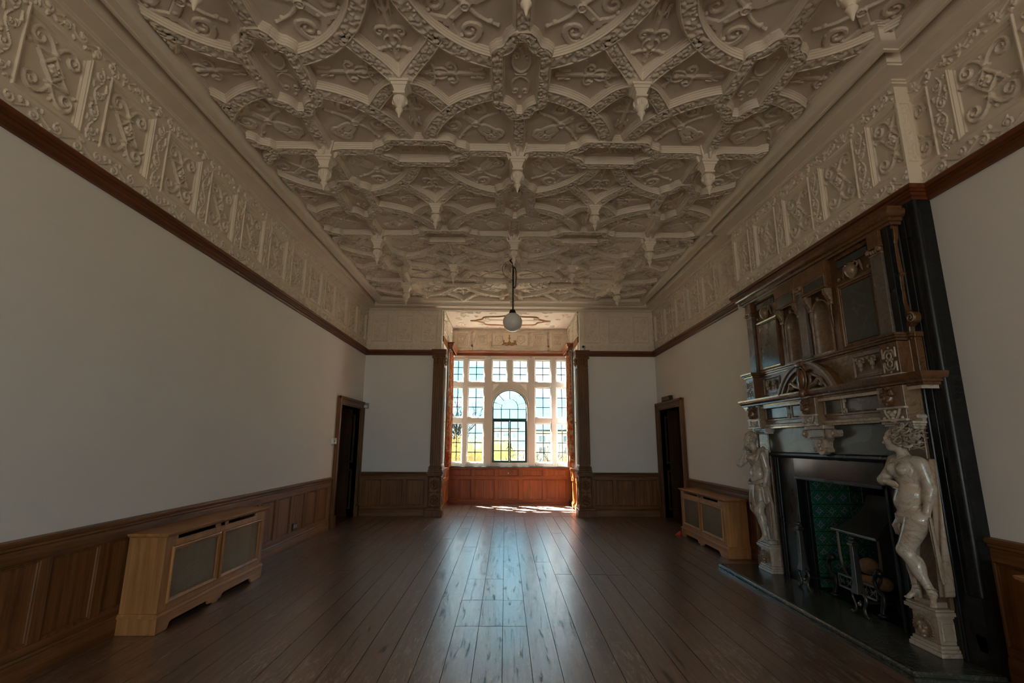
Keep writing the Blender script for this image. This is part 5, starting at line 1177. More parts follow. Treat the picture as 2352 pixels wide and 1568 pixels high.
for k in range(5):
    m = MB(); c = 4.60 + k * .10
    for sg in (-1, 1): m.tube([(3.107, c + sg * p[0], .23 + p[1]) for p in spiral(.022, 0, .022, .006, 1.3, PI, 1, 16)], .0035, 5).tube([(3.107, c - .045, .23 + sg * .045), (3.107, c + .045, .23 - sg * .045)], .003, 5)
    m.obj('fret_scroll', 'steel', gt, 60)
MB().box(3.12, 3.52, 4.54, 5.06, .16, .18).box(3.50, 3.53, 4.52, 5.08, .06, .95).obj('basket', 'black_iron', gt)
for yy in (4.56, 4.64, 4.72, 4.8, 4.88, 4.96, 5.04): MB().tube([(3.13, yy, .19), (3.5, yy, .19)], .010, 6).obj('fire_bar', 'black_iron', gt, 60)
for yy in (4.50, 5.12):
    MB().tube([(3.11, yy, .40), (3.11, yy + .05, .385), (3.11, yy + .075, .33), (3.11, yy + .05, .27), (3.11, yy - .02, .24), (3.11, yy - .02, .18), (3.11, yy + .01, .12), (3.10, yy, .075)], [.028, .02, .018, .018, .022, .024, .02, .02], 8).ell((3.11, yy, .41), .034, 12, 8).ell((3.10, yy, .075), (.04, .04, .02), 10, 6).obj('grate_leg', 'black_iron', gt, 60)
def firedog(yc, label):
    fd = empty('firedog', (2.95, yc, .055), label, 'firedog', 'pair of iron firedogs on the hearth'); X0 = 2.95
    q = lambda z, r: [(X0 + r * math.cos(a), yc + r * math.sin(a), z) for a in np.linspace(PI / 4, 2 * PI + PI / 4, 4, endpoint=False)]
    m = MB(); zs = [(.24, .062), (.30, .042), (.62, .029), (.63, .046), (.645, .048), (.65, .030), (.665, .030)]
    for z, r in zs: m.v += q(z, r)
    m.f = [(j * 4 + k, j * 4 + (k + 1) % 4, j * 4 + 4 + (k + 1) % 4, j * 4 + 4 + k) for j in range(len(zs) - 1) for k in range(4)]
    m.obj('tapered_post', 'iron_grey', fd, fix=True, bev=.003)
    MB().ell((X0, yc, .685), (.026, .026, .016), 10, 6).obj('post_finial', 'iron_grey', fd, 60)
    MB().tube([(X0, yc - .06, .245), (X0, yc, .25), (X0, yc + .06, .245)], .012, 6).obj('saddle', 'iron_grey', fd, 60)
    for sg in (-1, 1):
        MB().tube([(X0, yc + sg * a_, b_) for a_, b_ in ((.05, .245), (.078, .225), (.085, .19), (.065, .16), (.05, .13), (.055, .095), (.085, .068), (.105, .066), (.112, .08))], .0135, 8, flat=.8).obj('splayed_leg', 'iron_grey', fd, 60)
    MB().tube([(X0, yc, .17), (X0 + .15, yc, .16), (X0 + .33, yc, .15), (X0 + .345, yc, .07)], .013, 6).ell((X0, yc, .15), .022, 8, 6).obj('billet_bar', 'iron_grey', fd, 60)
firedog(5.36, 'tall iron firedog on the hearth at the far side by the tiles'); firedog(4.555, 'tall iron firedog on the hearth in front of the log')
marble('log_wood', (.30, .19, .11), (.12, .06, .03), (.22, .11, .05), .7, 6, .6)
lg = [('e', (3.28, 4.86, .385), (.085, .09, .075)), ('c', (3.22, 4.88, .262), (3.30, 4.70, .268), .05, .06), ('c', (3.2, 4.93, .29), (3.30, 4.84, .32), .035, .045)]
me = sdf_mesh('firewood_log', lg[:1], .01, .01, 20); props(link('firewood_log', me, 'log_wood'), 'rounded cut log resting on top in the grate', 'log')
me = sdf_mesh('firewood_log', lg[1:2], .012, .01, 15); props(link('firewood_log', me, 'log_wood'), 'broken reddish log lying low in the grate', 'log')
# ------------------------------------------------------------------ the two marble statues
def C(a, b, r0, r1, k=None): return ('c', a, b, r0, r1) + ((None, k) if k else ())
def E(c, r, M=None): return ('e', c, r, M)
def rotz(a): return np.array(((math.cos(a), -math.sin(a), 0), (math.sin(a), math.cos(a), 0), (0, 0, 1)))
def hand(w, d, side, n, curl=.5, s=1.0):
    """palm with four unequal fingers and a thumb: wrist w, direction d, side axis, palm normal n"""
    w, d, side, n = (np.array(v, float) for v in (w, d, side, n)); d /= np.linalg.norm(d); side /= np.linalg.norm(side); n /= np.linalg.norm(n)
    P = [C(w, w + d * .035 * s, .014 * s, .013 * s)]
    for j, L_ in zip((-1.5, -.5, .5, 1.5), (.036, .044, .042, .032)):
        b = w + d * .038 * s + side * j * .0105 * s; P.append(C(w + d * .012 * s + side * j * .006 * s, b, .0095 * s, .0088 * s, .006))
        m = b + (d * (1 - curl * .35) + n * curl * .5) * L_ * .5 * s; e = m + (d * (1 - curl) + n * curl) * L_ * .55 * s
        P += [C(b, m, .0078 * s, .0068 * s, .003), C(m, e, .0068 * s, .0052 * s, .003)]
    b = w + d * .012 * s - side * .016 * s; m = b + (d * .6 - side * .7 + n * .25) * .024 * s; P += [C(b, m, .0085 * s, .0078 * s, .004), C(m, m + (d * .9 + n * .3) * .022 * s, .0075 * s, .0058 * s, .003)]
    return P
def foot(ank, toe, s=1.0):
    a, t_ = np.array(ank, float), np.array(toe, float); d = t_ - a; d[2] = 0; L_ = np.linalg.norm(d); d /= L_; sd = np.array((-d[1], d[0], 0)); zf = toe[2]
    P = [C(a, (a[0] - d[0] * .012, a[1] - d[1] * .012, zf + .012), .021 * s, .018 * s), C(a + d * .005, (a[0] + d[0] * L_ * .7, a[1] + d[1] * L_ * .7, zf + .006), .020 * s, .017 * s)]
    for j, l in zip((-2, -1, 0, 1, 2), (.022, .022, .02, .017, .014)):
        b = np.array((a[0], a[1], zf + .002)) + d * L_ * .68 + sd * j * .0085 * s; P.append(C(b, b + d * l * 1.2 * s + np.array((0, 0, -.004)), .0085 * s, .0062 * s, .003))
    return P
def head(c, yaw, s=1.0, beard=False):
    """head looking along -x turned by yaw about z"""
    c = np.array(c, float); R_ = rotz(yaw)
    def p(f, l, u): return tuple(c + R_ @ np.array((-f, -l, u)) * s)
    M = R_
    P = [E(p(0, 0, .012), (.062 * s, .050 * s, .066 * s), M), E(p(.022, 0, -.030), (.040 * s, .037 * s, .042 * s), M), E(p(.036, 0, -.056), (.018 * s, .020 * s, .016 * s), M),
         C(p(.058, 0, .004), p(.070, 0, -.020), .0065 * s, .0095 * s, .006), C(p(.050, 0, .016), p(.058, 0, .004), .008 * s, .007 * s, .006),
         C(p(.054, -.022, .012), p(.058, .022, .012), .0085 * s, .0085 * s, .008), C(p(.055, -.014, -.036), p(.055, .014, -.036), .0060 * s, .0060 * s, .003), C(p(.052, -.011, -.045), p(.052, .011, -.045), .0062 * s, .0062 * s, .003)]
    for l in (-1, 1): P += [E(p(.049, l * .020, -.001), (.010 * s, .010 * s, .0062 * s), M), E(p(.038, l * .028, -.020), (.018 * s, .016 * s, .016 * s), M), E(p(.0, l * .052, -.006), (.012 * s, .007 * s, .018 * s), M)]
    return P
def fat(P, k):
    return [p[:3] + (p[3] * k, p[4] * k) + tuple(p[5:]) if p[0] == 'c' else (p[0], p[1], tuple(r * k for r in p[2])) + tuple(p[3:]) for p in P]
# woman by the near pedestal
st_w = empty('marble_statue', (2.95, 3.85, .40), 'pale marble statue of a nude woman with flowing hair beside the fire', 'statue')
B = [E((2.935, 3.80, 1.29), (.075, .098, .105), rotz(.25)), E((2.925, 3.80, 1.13), (.072, .086, .10), rotz(.25)), E((2.895, 3.815, 1.075), (.055, .075, .075), rotz(.25)), E((2.935, 3.80, .975), (.080, .105, .085), rotz(.25)),
     C((2.945, 3.735, 1.365), (2.935, 3.87, 1.365), .045, .045), C((2.935, 3.805, 1.38), (2.925, 3.825, 1.46), .038, .034),
     E((2.868, 3.762, 1.312), (.040, .042, .042)), E((2.862, 3.848, 1.312), (.040, .042, .042)), C((2.826, 3.760, 1.310), (2.823, 3.760, 1.310), .007, .006, .004), C((2.819, 3.850, 1.310), (2.816, 3.850, 1.310), .007, .006, .004),
     C((2.955, 3.70, 1.355), (2.975, 3.668, 1.18), .046, .036), C((2.975, 3.668, 1.18), (2.925, 3.675, 1.02), .036, .022), E((2.955, 3.672, 1.13), (.034, .034, .05)),
     C((2.925, 3.90, 1.35), (2.845, 3.945, 1.225), .042, .033), C((2.845, 3.945, 1.225), (2.825, 3.862, 1.215), .031, .021),
     C((2.92, 3.755, .955), (2.845, 3.825, .735), .076, .046), C((2.845, 3.825, .735), (2.895, 3.700, .475), .044, .023), E((2.875, 3.765, .63), (.042, .042, .075)), E((2.832, 3.832, .735), (.03, .03, .034)),
     C((2.945, 3.865, .95), (2.93, 3.885, .70), .074, .045), C((2.93, 3.885, .70), (2.905, 3.845, .465), .042, .023), E((2.935, 3.875, .62), (.040, .040, .07))]
B = fat(B, 1.13)
B += hand((2.925, 3.675, 1.02), (-.1, .05, -1), (.6, -.8, 0), (-.3, .9, 0), .25, 1.05) + hand((2.825, 3.862, 1.215), (-.05, -1, -.15), (-.1, .1, 1), (1, .1, 0), .2, 1.05)
B += foot((2.895, 3.700, .465), (2.845, 3.64, .405)) + foot((2.905, 3.845, .455), (2.835, 3.875, .405)) + head((2.905, 3.835, 1.535), -.75, 1.14)
B += [C((2.862, 3.80, 1.10), (2.858, 3.80, 1.095), .004, .004, .004)]
link('body', sdf_mesh('body', B, .0055, .022), 'alabaster_pale', st_w)
rq = random.Random(5); hr = MB()
for k in range(230):
    a = rq.uniform(-2.45, 2.45); el = rq.uniform(-.55, 1.5); rd = np.array((math.cos(a) * math.cos(el) * .070, math.sin(a) * math.cos(el) * .062, math.sin(el) * .074))
    base = np.array((2.918, 3.825, 1.552)) + rotz(-.75) @ rd
    flow = np.array((.20, -.70, -.10)) + np.array((rq.uniform(-.5, .5), rq.uniform(-.45, .45), rq.uniform(-.55, .4)))
    pts = []; L_ = rq.uniform(.05, .125); ph = rq.uniform(0, 6); am = rq.uniform(.010, .018)
    for i in range(10):
        s_ = i / 9; pts.append(base + flow * L_ * s_ + np.array((math.cos(ph + s_ * 10), math.sin(ph + s_ * 9), math.sin(ph + s_ * 11))) * am * min(1, s_ * 2))
    hr.tube(pts, [.008, .0095, .010, .010, .0095, .009, .0085, .0075, .006, .004], 6)
hr.obj('hair', 'alabaster_drape', st_w, 60)
def sheet(name, rows, mt, parent, th=.006):
    n = len(rows[0]); m = MB(); m.v = [tuple(p) for r_ in rows for p in r_]; m.f = [(j * n + i, j * n + i + 1, (j + 1) * n + i + 1, (j + 1) * n + i) for j in range(len(rows) - 1) for i in range(n - 1)]
    o = m.obj(name, mt, parent, 180); s_ = o.modifiers.new('thick', 'SOLIDIFY'); s_.thickness = th; s_.offset = 0; b = o.modifiers.new('sub', 'SUBSURF'); b.levels = b.render_levels = 1; return o
# cloak behind, held in the hanging hand
rows = []
for j in range(15):
    s_ = j / 14; z = 1.40 - .98 * s_; row = []
    for i in range(13):
        u = i / 12; y = 3.735 - .11 * u - .02 * math.sin(s_ * 4) + .03 * s_ * (1 - u); x = 3.02 - .10 * math.sin(u * 2.6) * (.25 + .75 * min(1, s_ * 1.6)) * (1 - .5 * s_) + .014 * math.sin(u * 16 + s_ * 5) * (.3 + s_)
        row.append((x, y, z + .04 * u * s_))
    rows.append(row)
sheet('cloak', rows, 'alabaster_drape', st_w)
rows = []
for j in range(12):
    s_ = j / 11; row = []
    for i in range(9):
        u = i / 8; row.append((2.925 + .02 * math.sin(u * 12 + s_ * 3) + .03 * s_, 3.685 - .045 * u + .03 * (u - .5) * s_, .99 - (.36 + .12 * u) * s_))
    rows.append(row)
sheet('held_fold', rows, 'alabaster_drape', st_w)
m = MB()
sash = [(2.945, 3.705, 1.05), (2.885, 3.72, 1.005), (2.855, 3.765, .965), (2.845, 3.81, .945), (2.85, 3.85, .945), (2.87, 3.895, .965)]
for o_ in (-.012, 0, .012): m.tube([(x, y, z + o_ + .004 * math.sin(i * 2 + o_ * 300)) for i, (x, y, z) in enumerate(sash)], [.009, .012, .014, .016, .015, .012], 7)
for k in range(5): m.tube([(2.848 + .004 * k, 3.84 + .010 * k, .95), (2.84, 3.85 + .012 * k, .90), (2.86, 3.862 + .010 * k, .84), (2.875, 3.868 + .008 * k, .80 + .01 * k)], [.013, .012, .010, .005], 6)
MB().tube([(2.905, 3.72, 1.415), (2.855, 3.79, 1.375), (2.838, 3.81, 1.32), (2.842, 3.825, 1.26)], .005, 6).obj('shoulder_cord', 'alabaster_drape', st_w, 60)
m.obj('drapery_sash', 'alabaster_drape', st_w, 60)
MB().tube([(2.99, 3.90, 1.43), (2.94, 3.955, 1.39), (2.905, 3.965, 1.31), (2.90, 3.94, 1.25)], [.014, .026, .022, .012], 9).obj('shoulder_fold', 'alabaster_drape', st_w, 60)
for (x, y) in ((2.895, 3.70), (2.905, 3.845)):
    for z in (.47, .50): MB().tube([(x + .030 * math.cos(a), y + .030 * math.sin(a), z + .006 * math.sin(a * 2)) for a in np.linspace(0, 2 * PI, 14, endpoint=False)], .004, 5, True).obj('sandal_strap', 'alabaster_drape', st_w, 60)
# bearded man by the far pedestal
st_m = empty('marble_statue', (2.95, 6.07, .40), 'pale marble statue of a bearded man in a loincloth, hand to chin', 'statue')
B = [E((2.93, 6.05, 1.30), (.078, .105, .11), rotz(.2)), E((2.915, 6.055, 1.14), (.068, .085, .10), rotz(.2)), E((2.925, 6.05, 1.00), (.078, .098, .08), rotz(.2)),
     C((2.935, 5.965, 1.375), (2.92, 6.14, 1.375), .05, .05), C((2.925, 6.06, 1.39), (2.90, 6.08, 1.47), .042, .038), E((2.865, 6.01, 1.325), (.03, .05, .04)), E((2.86, 6.09, 1.325), (.03, .05, .04)),
     C((2.94, 5.95, 1.365), (2.965, 5.925, 1.19), .046, .037), C((2.965, 5.925, 1.19), (2.93, 5.925, 1.055), .037, .024), C((2.905, 6.16, 1.36), (2.785, 6.205, 1.255), .045, .035), C((2.785, 6.205, 1.255), (2.825, 6.135, 1.41), .035, .023),
     C((2.915, 6.0, .96), (2.87, 6.01, .72), .075, .047), C((2.87, 6.01, .72), (2.90, 5.975, .475), .046, .024), E((2.90, 6.0, .63), (.043, .043, .075)), C((2.935, 6.10, .96), (2.885, 6.14, .75), .075, .047), C((2.885, 6.14, .75), (2.965, 6.045, .52), .045, .024), E((2.93, 6.10, .66), (.042, .042, .06))]
B = fat(B, 1.09)
for z in (1.20, 1.14, 1.08):
    for s_ in (-1, 1): B.append(E((2.858, 6.055 + s_ * .022, z), (.016, .022, .026)))
B += hand((2.825, 6.135, 1.41), (-.1, -.25, 1), (.7, .7, 0), (.4, -.6, 0), .6, 1.05) + hand((2.93, 5.925, 1.055), (-.7, -.1, -.7), (0, 1, 0), (.5, 0, -.8), .8, 1.05) + foot((2.90, 5.975, .465), (2.835, 5.985, .405)) + foot((2.965, 6.045, .50), (2.91, 6.09, .405)) + head((2.885, 6.085, 1.55), -.35, 1.10)
link('body', sdf_mesh('body', B, .006, .02), 'alabaster_pale', st_m)
rq = random.Random(9); hr = []
for k in range(110):
    a = rq.uniform(-PI, PI); el = rq.uniform(-.2, 1.5); f = rotz(-.35) @ np.array((math.cos(a) * math.cos(el) * .064, math.sin(a) * math.cos(el) * .058, math.sin(el) * .070))
    if f[0] < -.035 and f[2] < .03: continue
    hr.append(E(tuple(np.array((2.892, 6.082, 1.565)) + f), (.015, .015, .014)))
for k in range(60):
    f = rotz(-.35) @ np.array((-rq.uniform(.015, .072), rq.uniform(-.042, .042), 0)); hr.append(E((2.885 + f[0], 6.085 + f[1], 1.545 - rq.uniform(.042, .118)), (.013, .012, .016)))
link('hair_and_beard', sdf_mesh('hair_and_beard', hr, .005, .007), 'alabaster_drape', st_m)
rows = []
for j in range(10):
    s_ = j / 9; row = []
    for i in range(25):
        a = -1.9 + 3.8 * i / 24; r_ = .104 + .016 * s_ + .009 * math.sin(i * 1.9 + s_ * 2) * (.3 + s_); row.append((2.922 - r_ * math.cos(a) * .98, 6.052 + (r_ + .022) * math.sin(a) * 1.02, 1.045 - .03 * math.cos(a * 1.2) - (.22 + .03 * math.sin(i * .9)) * s_))
    rows.append(row)
sheet('loincloth', rows, 'alabaster_drape', st_m)
m = MB()
for o_ in range(3): m.tube([(2.915 - .098 * math.cos(a), 6.055 + .128 * math.sin(a), 1.065 - .045 * math.cos(a) + o_ * .013) for a in np.linspace(-1.7, 1.7, 14)], .009, 6)
for k in range(4): m.tube([(2.815 + .003 * k, 6.03 - .012 * k, 1.02), (2.806, 6.03 - .014 * k, .93), (2.806, 6.025 - .016 * k, .85), (2.812, 6.02 - .018 * k, .78 + .01 * k)], [.012, .012, .010, .006], 6)
m.obj('loincloth_knot', 'alabaster_drape', st_m, 60)
rows = []
for j in range(14):
    s_ = j / 13; rows.append([(3.015 - .05 * math.sin(u * 2.5) * (1 - .3 * s_) + .012 * math.sin(u * 15 + s_ * 4), 5.985 - .085 * u + .03 * s_, 1.44 - 1.0 * s_) for u in np.linspace(0, 1, 11)])
sheet('cloak', rows, 'alabaster_drape', st_m)
MB().tube([(2.86, 5.925, 1.03), (2.95, 5.92, 1.01), (2.99, 5.925, .80), (3.0, 5.94, .60), (3.005, 5.95, .42)], [.02, .018, .02, .026, .034], 9).obj('club', 'alabaster_drape', st_m, 60)
MB().tube([(2.86, 5.95, 1.30), (2.90, 5.93, 1.42), (2.97, 5.96, 1.44)], [.02, .03, .03], 8).tube([(2.87, 6.02, 1.41), (2.87, 6.08, 1.40), (2.90, 6.13, 1.42)], .016, 7).obj('shoulder_drape', 'alabaster_drape', st_m, 60)
# ------------------------------------------------------------------ radiator covers
def radiator(loc, rot, label):
    """local: u along the front, front face looks to -v, wall at v = 0"""
    r = empty('radiator_cover', loc, label, 'radiator cover', 'oak radiator covers', rot); W, D_, H = 1.70, .30, .76
    def add(m, nm, mt, bev=.003): o = link(nm, m.mesh(nm, None, True), mt, r, False); b = o.modifiers.new('edge', 'BEVEL'); b.width = bev; b.segments = 2; b.limit_method = 'ANGLE'; return o
    add(MB().box(0, .022, -D_, 0, .13, H - .035), 'side_panel', 'oak_light'); add(MB().box(W - .022, W, -D_, 0, .13, H - .035), 'side_panel', 'oak_light')
    add(MB().mould([(0, 0), (0, -D_), (W, -D_), (W, 0)], [(0, H - .038), (-.012, H - .036), (-.018, H - .026), (-.028, H - .022), (-.034, H - .004), (-.030, H), (0, H)]).box(0, W, -D_, 0, H - .03, H), 'top_board', 'oak_light_x', .002)
    fm = add(MB().box(.022, .105, -D_, -D_ + .02, .13, H - .035).box(W - .105, W - .022, -D_, -D_ + .02, .13, H - .035).box(.79, .86, -D_, -D_ + .02, .13, H - .035).box(.105, .79, -D_, -D_ + .02, .13, .21).box(.86, W - .105, -D_, -D_ + .02, .13, .21).box(.105, .79, -D_, -D_ + .02, .63, .69).box(.86, W - .105, -D_, -D_ + .02, .63, .69)
             .box(.105, .155, -D_, -D_ + .02, .69, H - .035).box(.73, .93, -D_, -D_ + .02, .69, H - .035).box(W - .22, W - .105, -D_, -D_ + .02, .69, H - .035), 'front_frame', 'oak_light', .002)
    add(MB().box(.02, W - .02, -.03, -.01, .05, H - .05), 'inner_back', 'black_void')
    ft = [(0, 0), (.13, 0), (.145, .02), (.155, .045), (.18, .055), (.66, .055), (.685, .045), (.70, .018), (.75, .018), (.78, 0), (.85, 0), (.865, .018), (.905, .018), (.925, .045), (.95, .055), (1.43, .055), (1.46, .045), (1.48, .018), (1.50, 0), (W, 0), (W, .13), (0, .13)]
    add(MB().prism([(a, b) for a, b in ft], 'y', -D_ - .014, -D_ + .006), 'front_plinth', 'oak_light_x', .002)
    add(MB().box(-.014, .01, -D_ - .014, 0, 0, .13), 'side_plinth', 'oak_light'); add(MB().box(W - .01, W + .014, -D_ - .014, 0, 0, .13), 'side_plinth', 'oak_light')
    add(MB().mould([(0, 0), (0, -D_), (W, -D_), (W, 0)], [(0, .118), (-.020, .12), (-.022, .132), (-.012, .142), (-.010, .150), (0, .153)]), 'plinth_moulding', 'oak_light_x', .001)
    for a0, a1 in ((.105, .79), (.86, W - .105)):
        g = empty('x', (0, 0, 0), '', ''); bpy.data.objects.remove(g)
        o = add(MB().rect(lambda a, b, h: (a, -D_ - h, b), a0 - .012, a1 + .012, .20, .64, [(0, 0), (.003, .014), (.012, .018), (.022, .012), (.034, .008), (.036, -.01)]), 'grille_frame', 'oak_light', .001)
        me = GR.get('m')
        if me is None:
            m = MB(); w2, h2, pt = (a1 - a0) / 2, .21, .021; L_ = 2 * (w2 + h2)
            for sg in (1, -1):
                k = -(w2 + h2)
                while k < w2 + h2:
                    # line v = sg*(u) + k*... clipped to the opening
                    pts = [];
                    for u in (-w2, w2): 
                        v_ = sg * (u - k) * 1.3
                        if -h2 <= v_ <= h2: pts.append((u, v_))
                    for v_ in (-h2, h2):
                        u = k + v_ / (sg * 1.3)
                        if -w2 < u < w2: pts.append((u, v_))
                    if len(pts) >= 2:
                        (u0, v0), (u1, v1) = pts[0], pts[1]; d = Vector((u1 - u0, v1 - v0)); 
                        if d.length > .01:
                            d.normalize(); nx_, ny_ = -d.y * .0024, d.x * .0024; y = .004 if sg > 0 else .0065
                            m.add([(u0 + nx_, y, v0 + ny_), (u1 + nx_, y, v1 + ny_), (u1 - nx_, y, v1 - ny_), (u0 - nx_, y, v0 - ny_), (u0 + nx_, y + .002, v0 + ny_), (u1 + nx_, y + .002, v1 + ny_), (u1 - nx_, y + .002, v1 - ny_), (u0 - nx_, y + .002, v0 - ny_)], [(0, 1, 2, 3), (7, 6, 5, 4), (0, 4, 5, 1), (2, 6, 7, 3)])
                    k += pt
            GR['m'] = me = m.mesh('brass_lattice'); me.materials.append(MATS['lattice'])
        o = link('brass_lattice', me, None, r, False); o.location = ((a0 + a1) / 2, -D_, .42)
    for k in range(14): add(MB().box(.12 + k * .105, .20 + k * .105, -D_ + .07, -D_ + .15, .08, .66), 'radiator_fin', 'radiator_paint', .02)
    return r
GR = {}
plain('lattice', (.30, .235, .15), .4, .5, .7, var=.1); plain('radiator_paint', (.42, .40, .36), .5, .4)
radiator((-3.172, 4.30, 0), PI / 2, 'oak radiator cover with brass lattice against the left wall')
radiator((3.15, 8.60, 0), -PI / 2, 'oak radiator cover with brass lattice beside the right-hand door')
radiator((3.172, 3.0, 0), -PI / 2, 'oak radiator cover cut off at the right edge before the fireplace')
# ------------------------------------------------------------------ pendant globe lamp
lp = empty('pendant_lamp', (0, 8.15, 3.35), 'white globe pendant lamp hanging on a chain before the bay', 'lamp')
MB().ell((0, 8.15, 3.505), .165, 40, 24).obj('globe', 'globe_glass', lp, 180)
MB().lathe([(.0, 3.72), (.045, 3.72), (.05, 3.70), (.06, 3.675), (.062, 3.655), (0, 3.655)], (0, 8.15, 0), 20).obj('globe_gallery', 'black_iron', lp, 50)
MB().tube([(0, 8.15, 3.70), (0, 8.15, 4.58)], .008, 8).obj('rod', 'black_iron', lp, 60)
MB().lathe([(0, 4.63), (.06, 4.63), (.055, 4.60), (.03, 4.575), (.012, 4.56), (0, 4.56)], (0, 8.15, 0), 16).obj('ceiling_rose', 'black_iron', lp, 50)
def chain(pts, name, parent, r=.017):
    P = [Vector(p) for p in pts]
    for i in range(len(P) - 1):
        c = (P[i] + P[i + 1]) / 2; d = (P[i + 1] - P[i]); L_ = d.length * .66; d.normalize(); s_ = d.orthogonal().normalized()
        if i % 2: s_ = d.cross(s_)
        MB().tube([c + d * (L_ * math.cos(a)) + s_ * (r * .62 * math.sin(a)) for a in np.linspace(0, 2 * PI, 10, endpoint=False)], .0042, 5, True).obj(name, 'black_iron', parent, 60)
chain([(.012, 8.145, 4.56 - .032 * k) for k in range(27)], 'chain_link', lp)
chain([(.03 + .028 * math.sin(a), 8.14, 4.30 + .19 * math.cos(a)) for a in np.linspace(0, 2 * PI, 26)], 'chain_link', lp, .014)
MB().tube([(-.01 - .17 * math.sin(a) , 8.15, 4.45 + .17 * math.cos(a)) for a in np.linspace(.1, 2.9, 20)], .003, 5).obj('flex', 'black_iron', lp, 60)
# fill lamps added out of view behind the viewer to brighten the room
t = NT('fill_globe'); t.b.inputs['Emission Color'].default_value = (1, .92, .83, 1); t.b.inputs['Emission Strength'].default_value = FILL_LAMP
for xx, lab in ((-1.9, 'added globe fill lamp at the back left behind the viewer'), (1.9, 'added globe fill lamp at the back right behind the viewer')):
    yy = -6.6; l2 = empty('added_fill_lamp', (xx, yy, 0), lab, 'lamp')
    MB().lathe([(0, 0), (.15, 0), (.15, .02), (.03, .04), (.014, .08), (.012, 1.06), (.03, 1.08), (.05, 1.10), (0, 1.10)], (xx, yy, 0), 16).obj('stand', 'black_iron', l2, 50)
    MB().ell((xx, yy, 1.26), .165, 16, 10).obj('globe', 'fill_globe', l2, 180)
# ------------------------------------------------------------------ small wall things
s = empty('security_camera', (1.60, 10.70, 3.50), 'small white dome security camera above the right pilaster', 'camera')
MB().lathe([(.0, .0), (.05, 0), (.052, .012), (.03, .02), (.028, .045), (0, .045)], (1.60, 10.68, 3.49), 18).obj('camera_mount', 'white_plastic', s, 50)
MB().ell((1.60, 10.675, 3.565), (.052, .052, .052), 20, 14).obj('camera_ball', 'white_plastic', s, 180); MB().ell((1.595, 10.632, 3.572), (.03, .014, .03), 14, 8).obj('camera_lens', 'black_iron', s, 180)
s = empty('motion_sensor', (-3.12, 10.70, 2.24), 'small grey motion sensor in the far left corner above the door', 'sensor')
MB().box(-3.19, -3.06, 10.69, 10.74, 2.20, 2.32).obj('sensor_body', 'grey_plastic', s, bev=.01); MB().box(-3.17, -3.08, 10.683, 10.695, 2.215, 2.27).obj('sensor_lens', 'white_plastic', s, bev=.004)
s = empty('wall_switch', (-3.19, 9.04, 1.5), 'white control box with dark sensor eye beside the left door', 'switch')
MB().box(-3.2, -3.155, 8.93, 9.12, 1.455, 1.565).obj('switch_box', 'white_plastic', s, bev=.006); MB().box(-3.158, -3.15, 9.02, 9.10, 1.47, 1.55).obj('switch_plate', 'white_paint', s, bev=.003); MB().ell((-3.153, 8.99, 1.51), (.008, .018, .016), 10, 6).obj('sensor_eye', 'black_iron', s, 60)
s = empty('door_sign', (3.17, 9.95, 2.36), 'small dark wooden sign box above the right-hand door', 'sign')
MB().box(3.13, 3.2, 9.72, 10.22, 2.335, 2.43).obj('sign_box', 'door_wood', s, bev=.006); MB().box(3.124, 3.132, 9.75, 10.19, 2.35, 2.415).obj('sign_plate', 'oak_dark_y', s)
s = empty('floor_socket', (-3.17, 7.6, .28), 'small dark socket plate low on the left panelling', 'socket')
MB().box(-3.195, -3.176, 7.56, 7.72, .235, .335).obj('socket_plate', 'black_iron', s, bev=.004)
m = MB()
for k in range(2): MB().box(-3.178, -3.172, 7.585 + .062 * k, 7.63 + .062 * k, .26, .31).obj('socket_face', 'grey_plastic', s, bev=.003)
s = empty('doorstop', (2.78, 8.60, 0), 'small red doorstop on the floor behind the right radiator cover', 'doorstop')
MB().prism([(2.74, 0), (2.82, 0), (2.82, .05), (2.805, .05)], 'y', 8.63, 8.67).obj('wedge', 'red_plastic', s, fix=True, bev=.004); MB().box(2.81, 2.83, 8.635, 8.668, 0, .06).obj('heel', 'red_plastic', s, bev=.004)
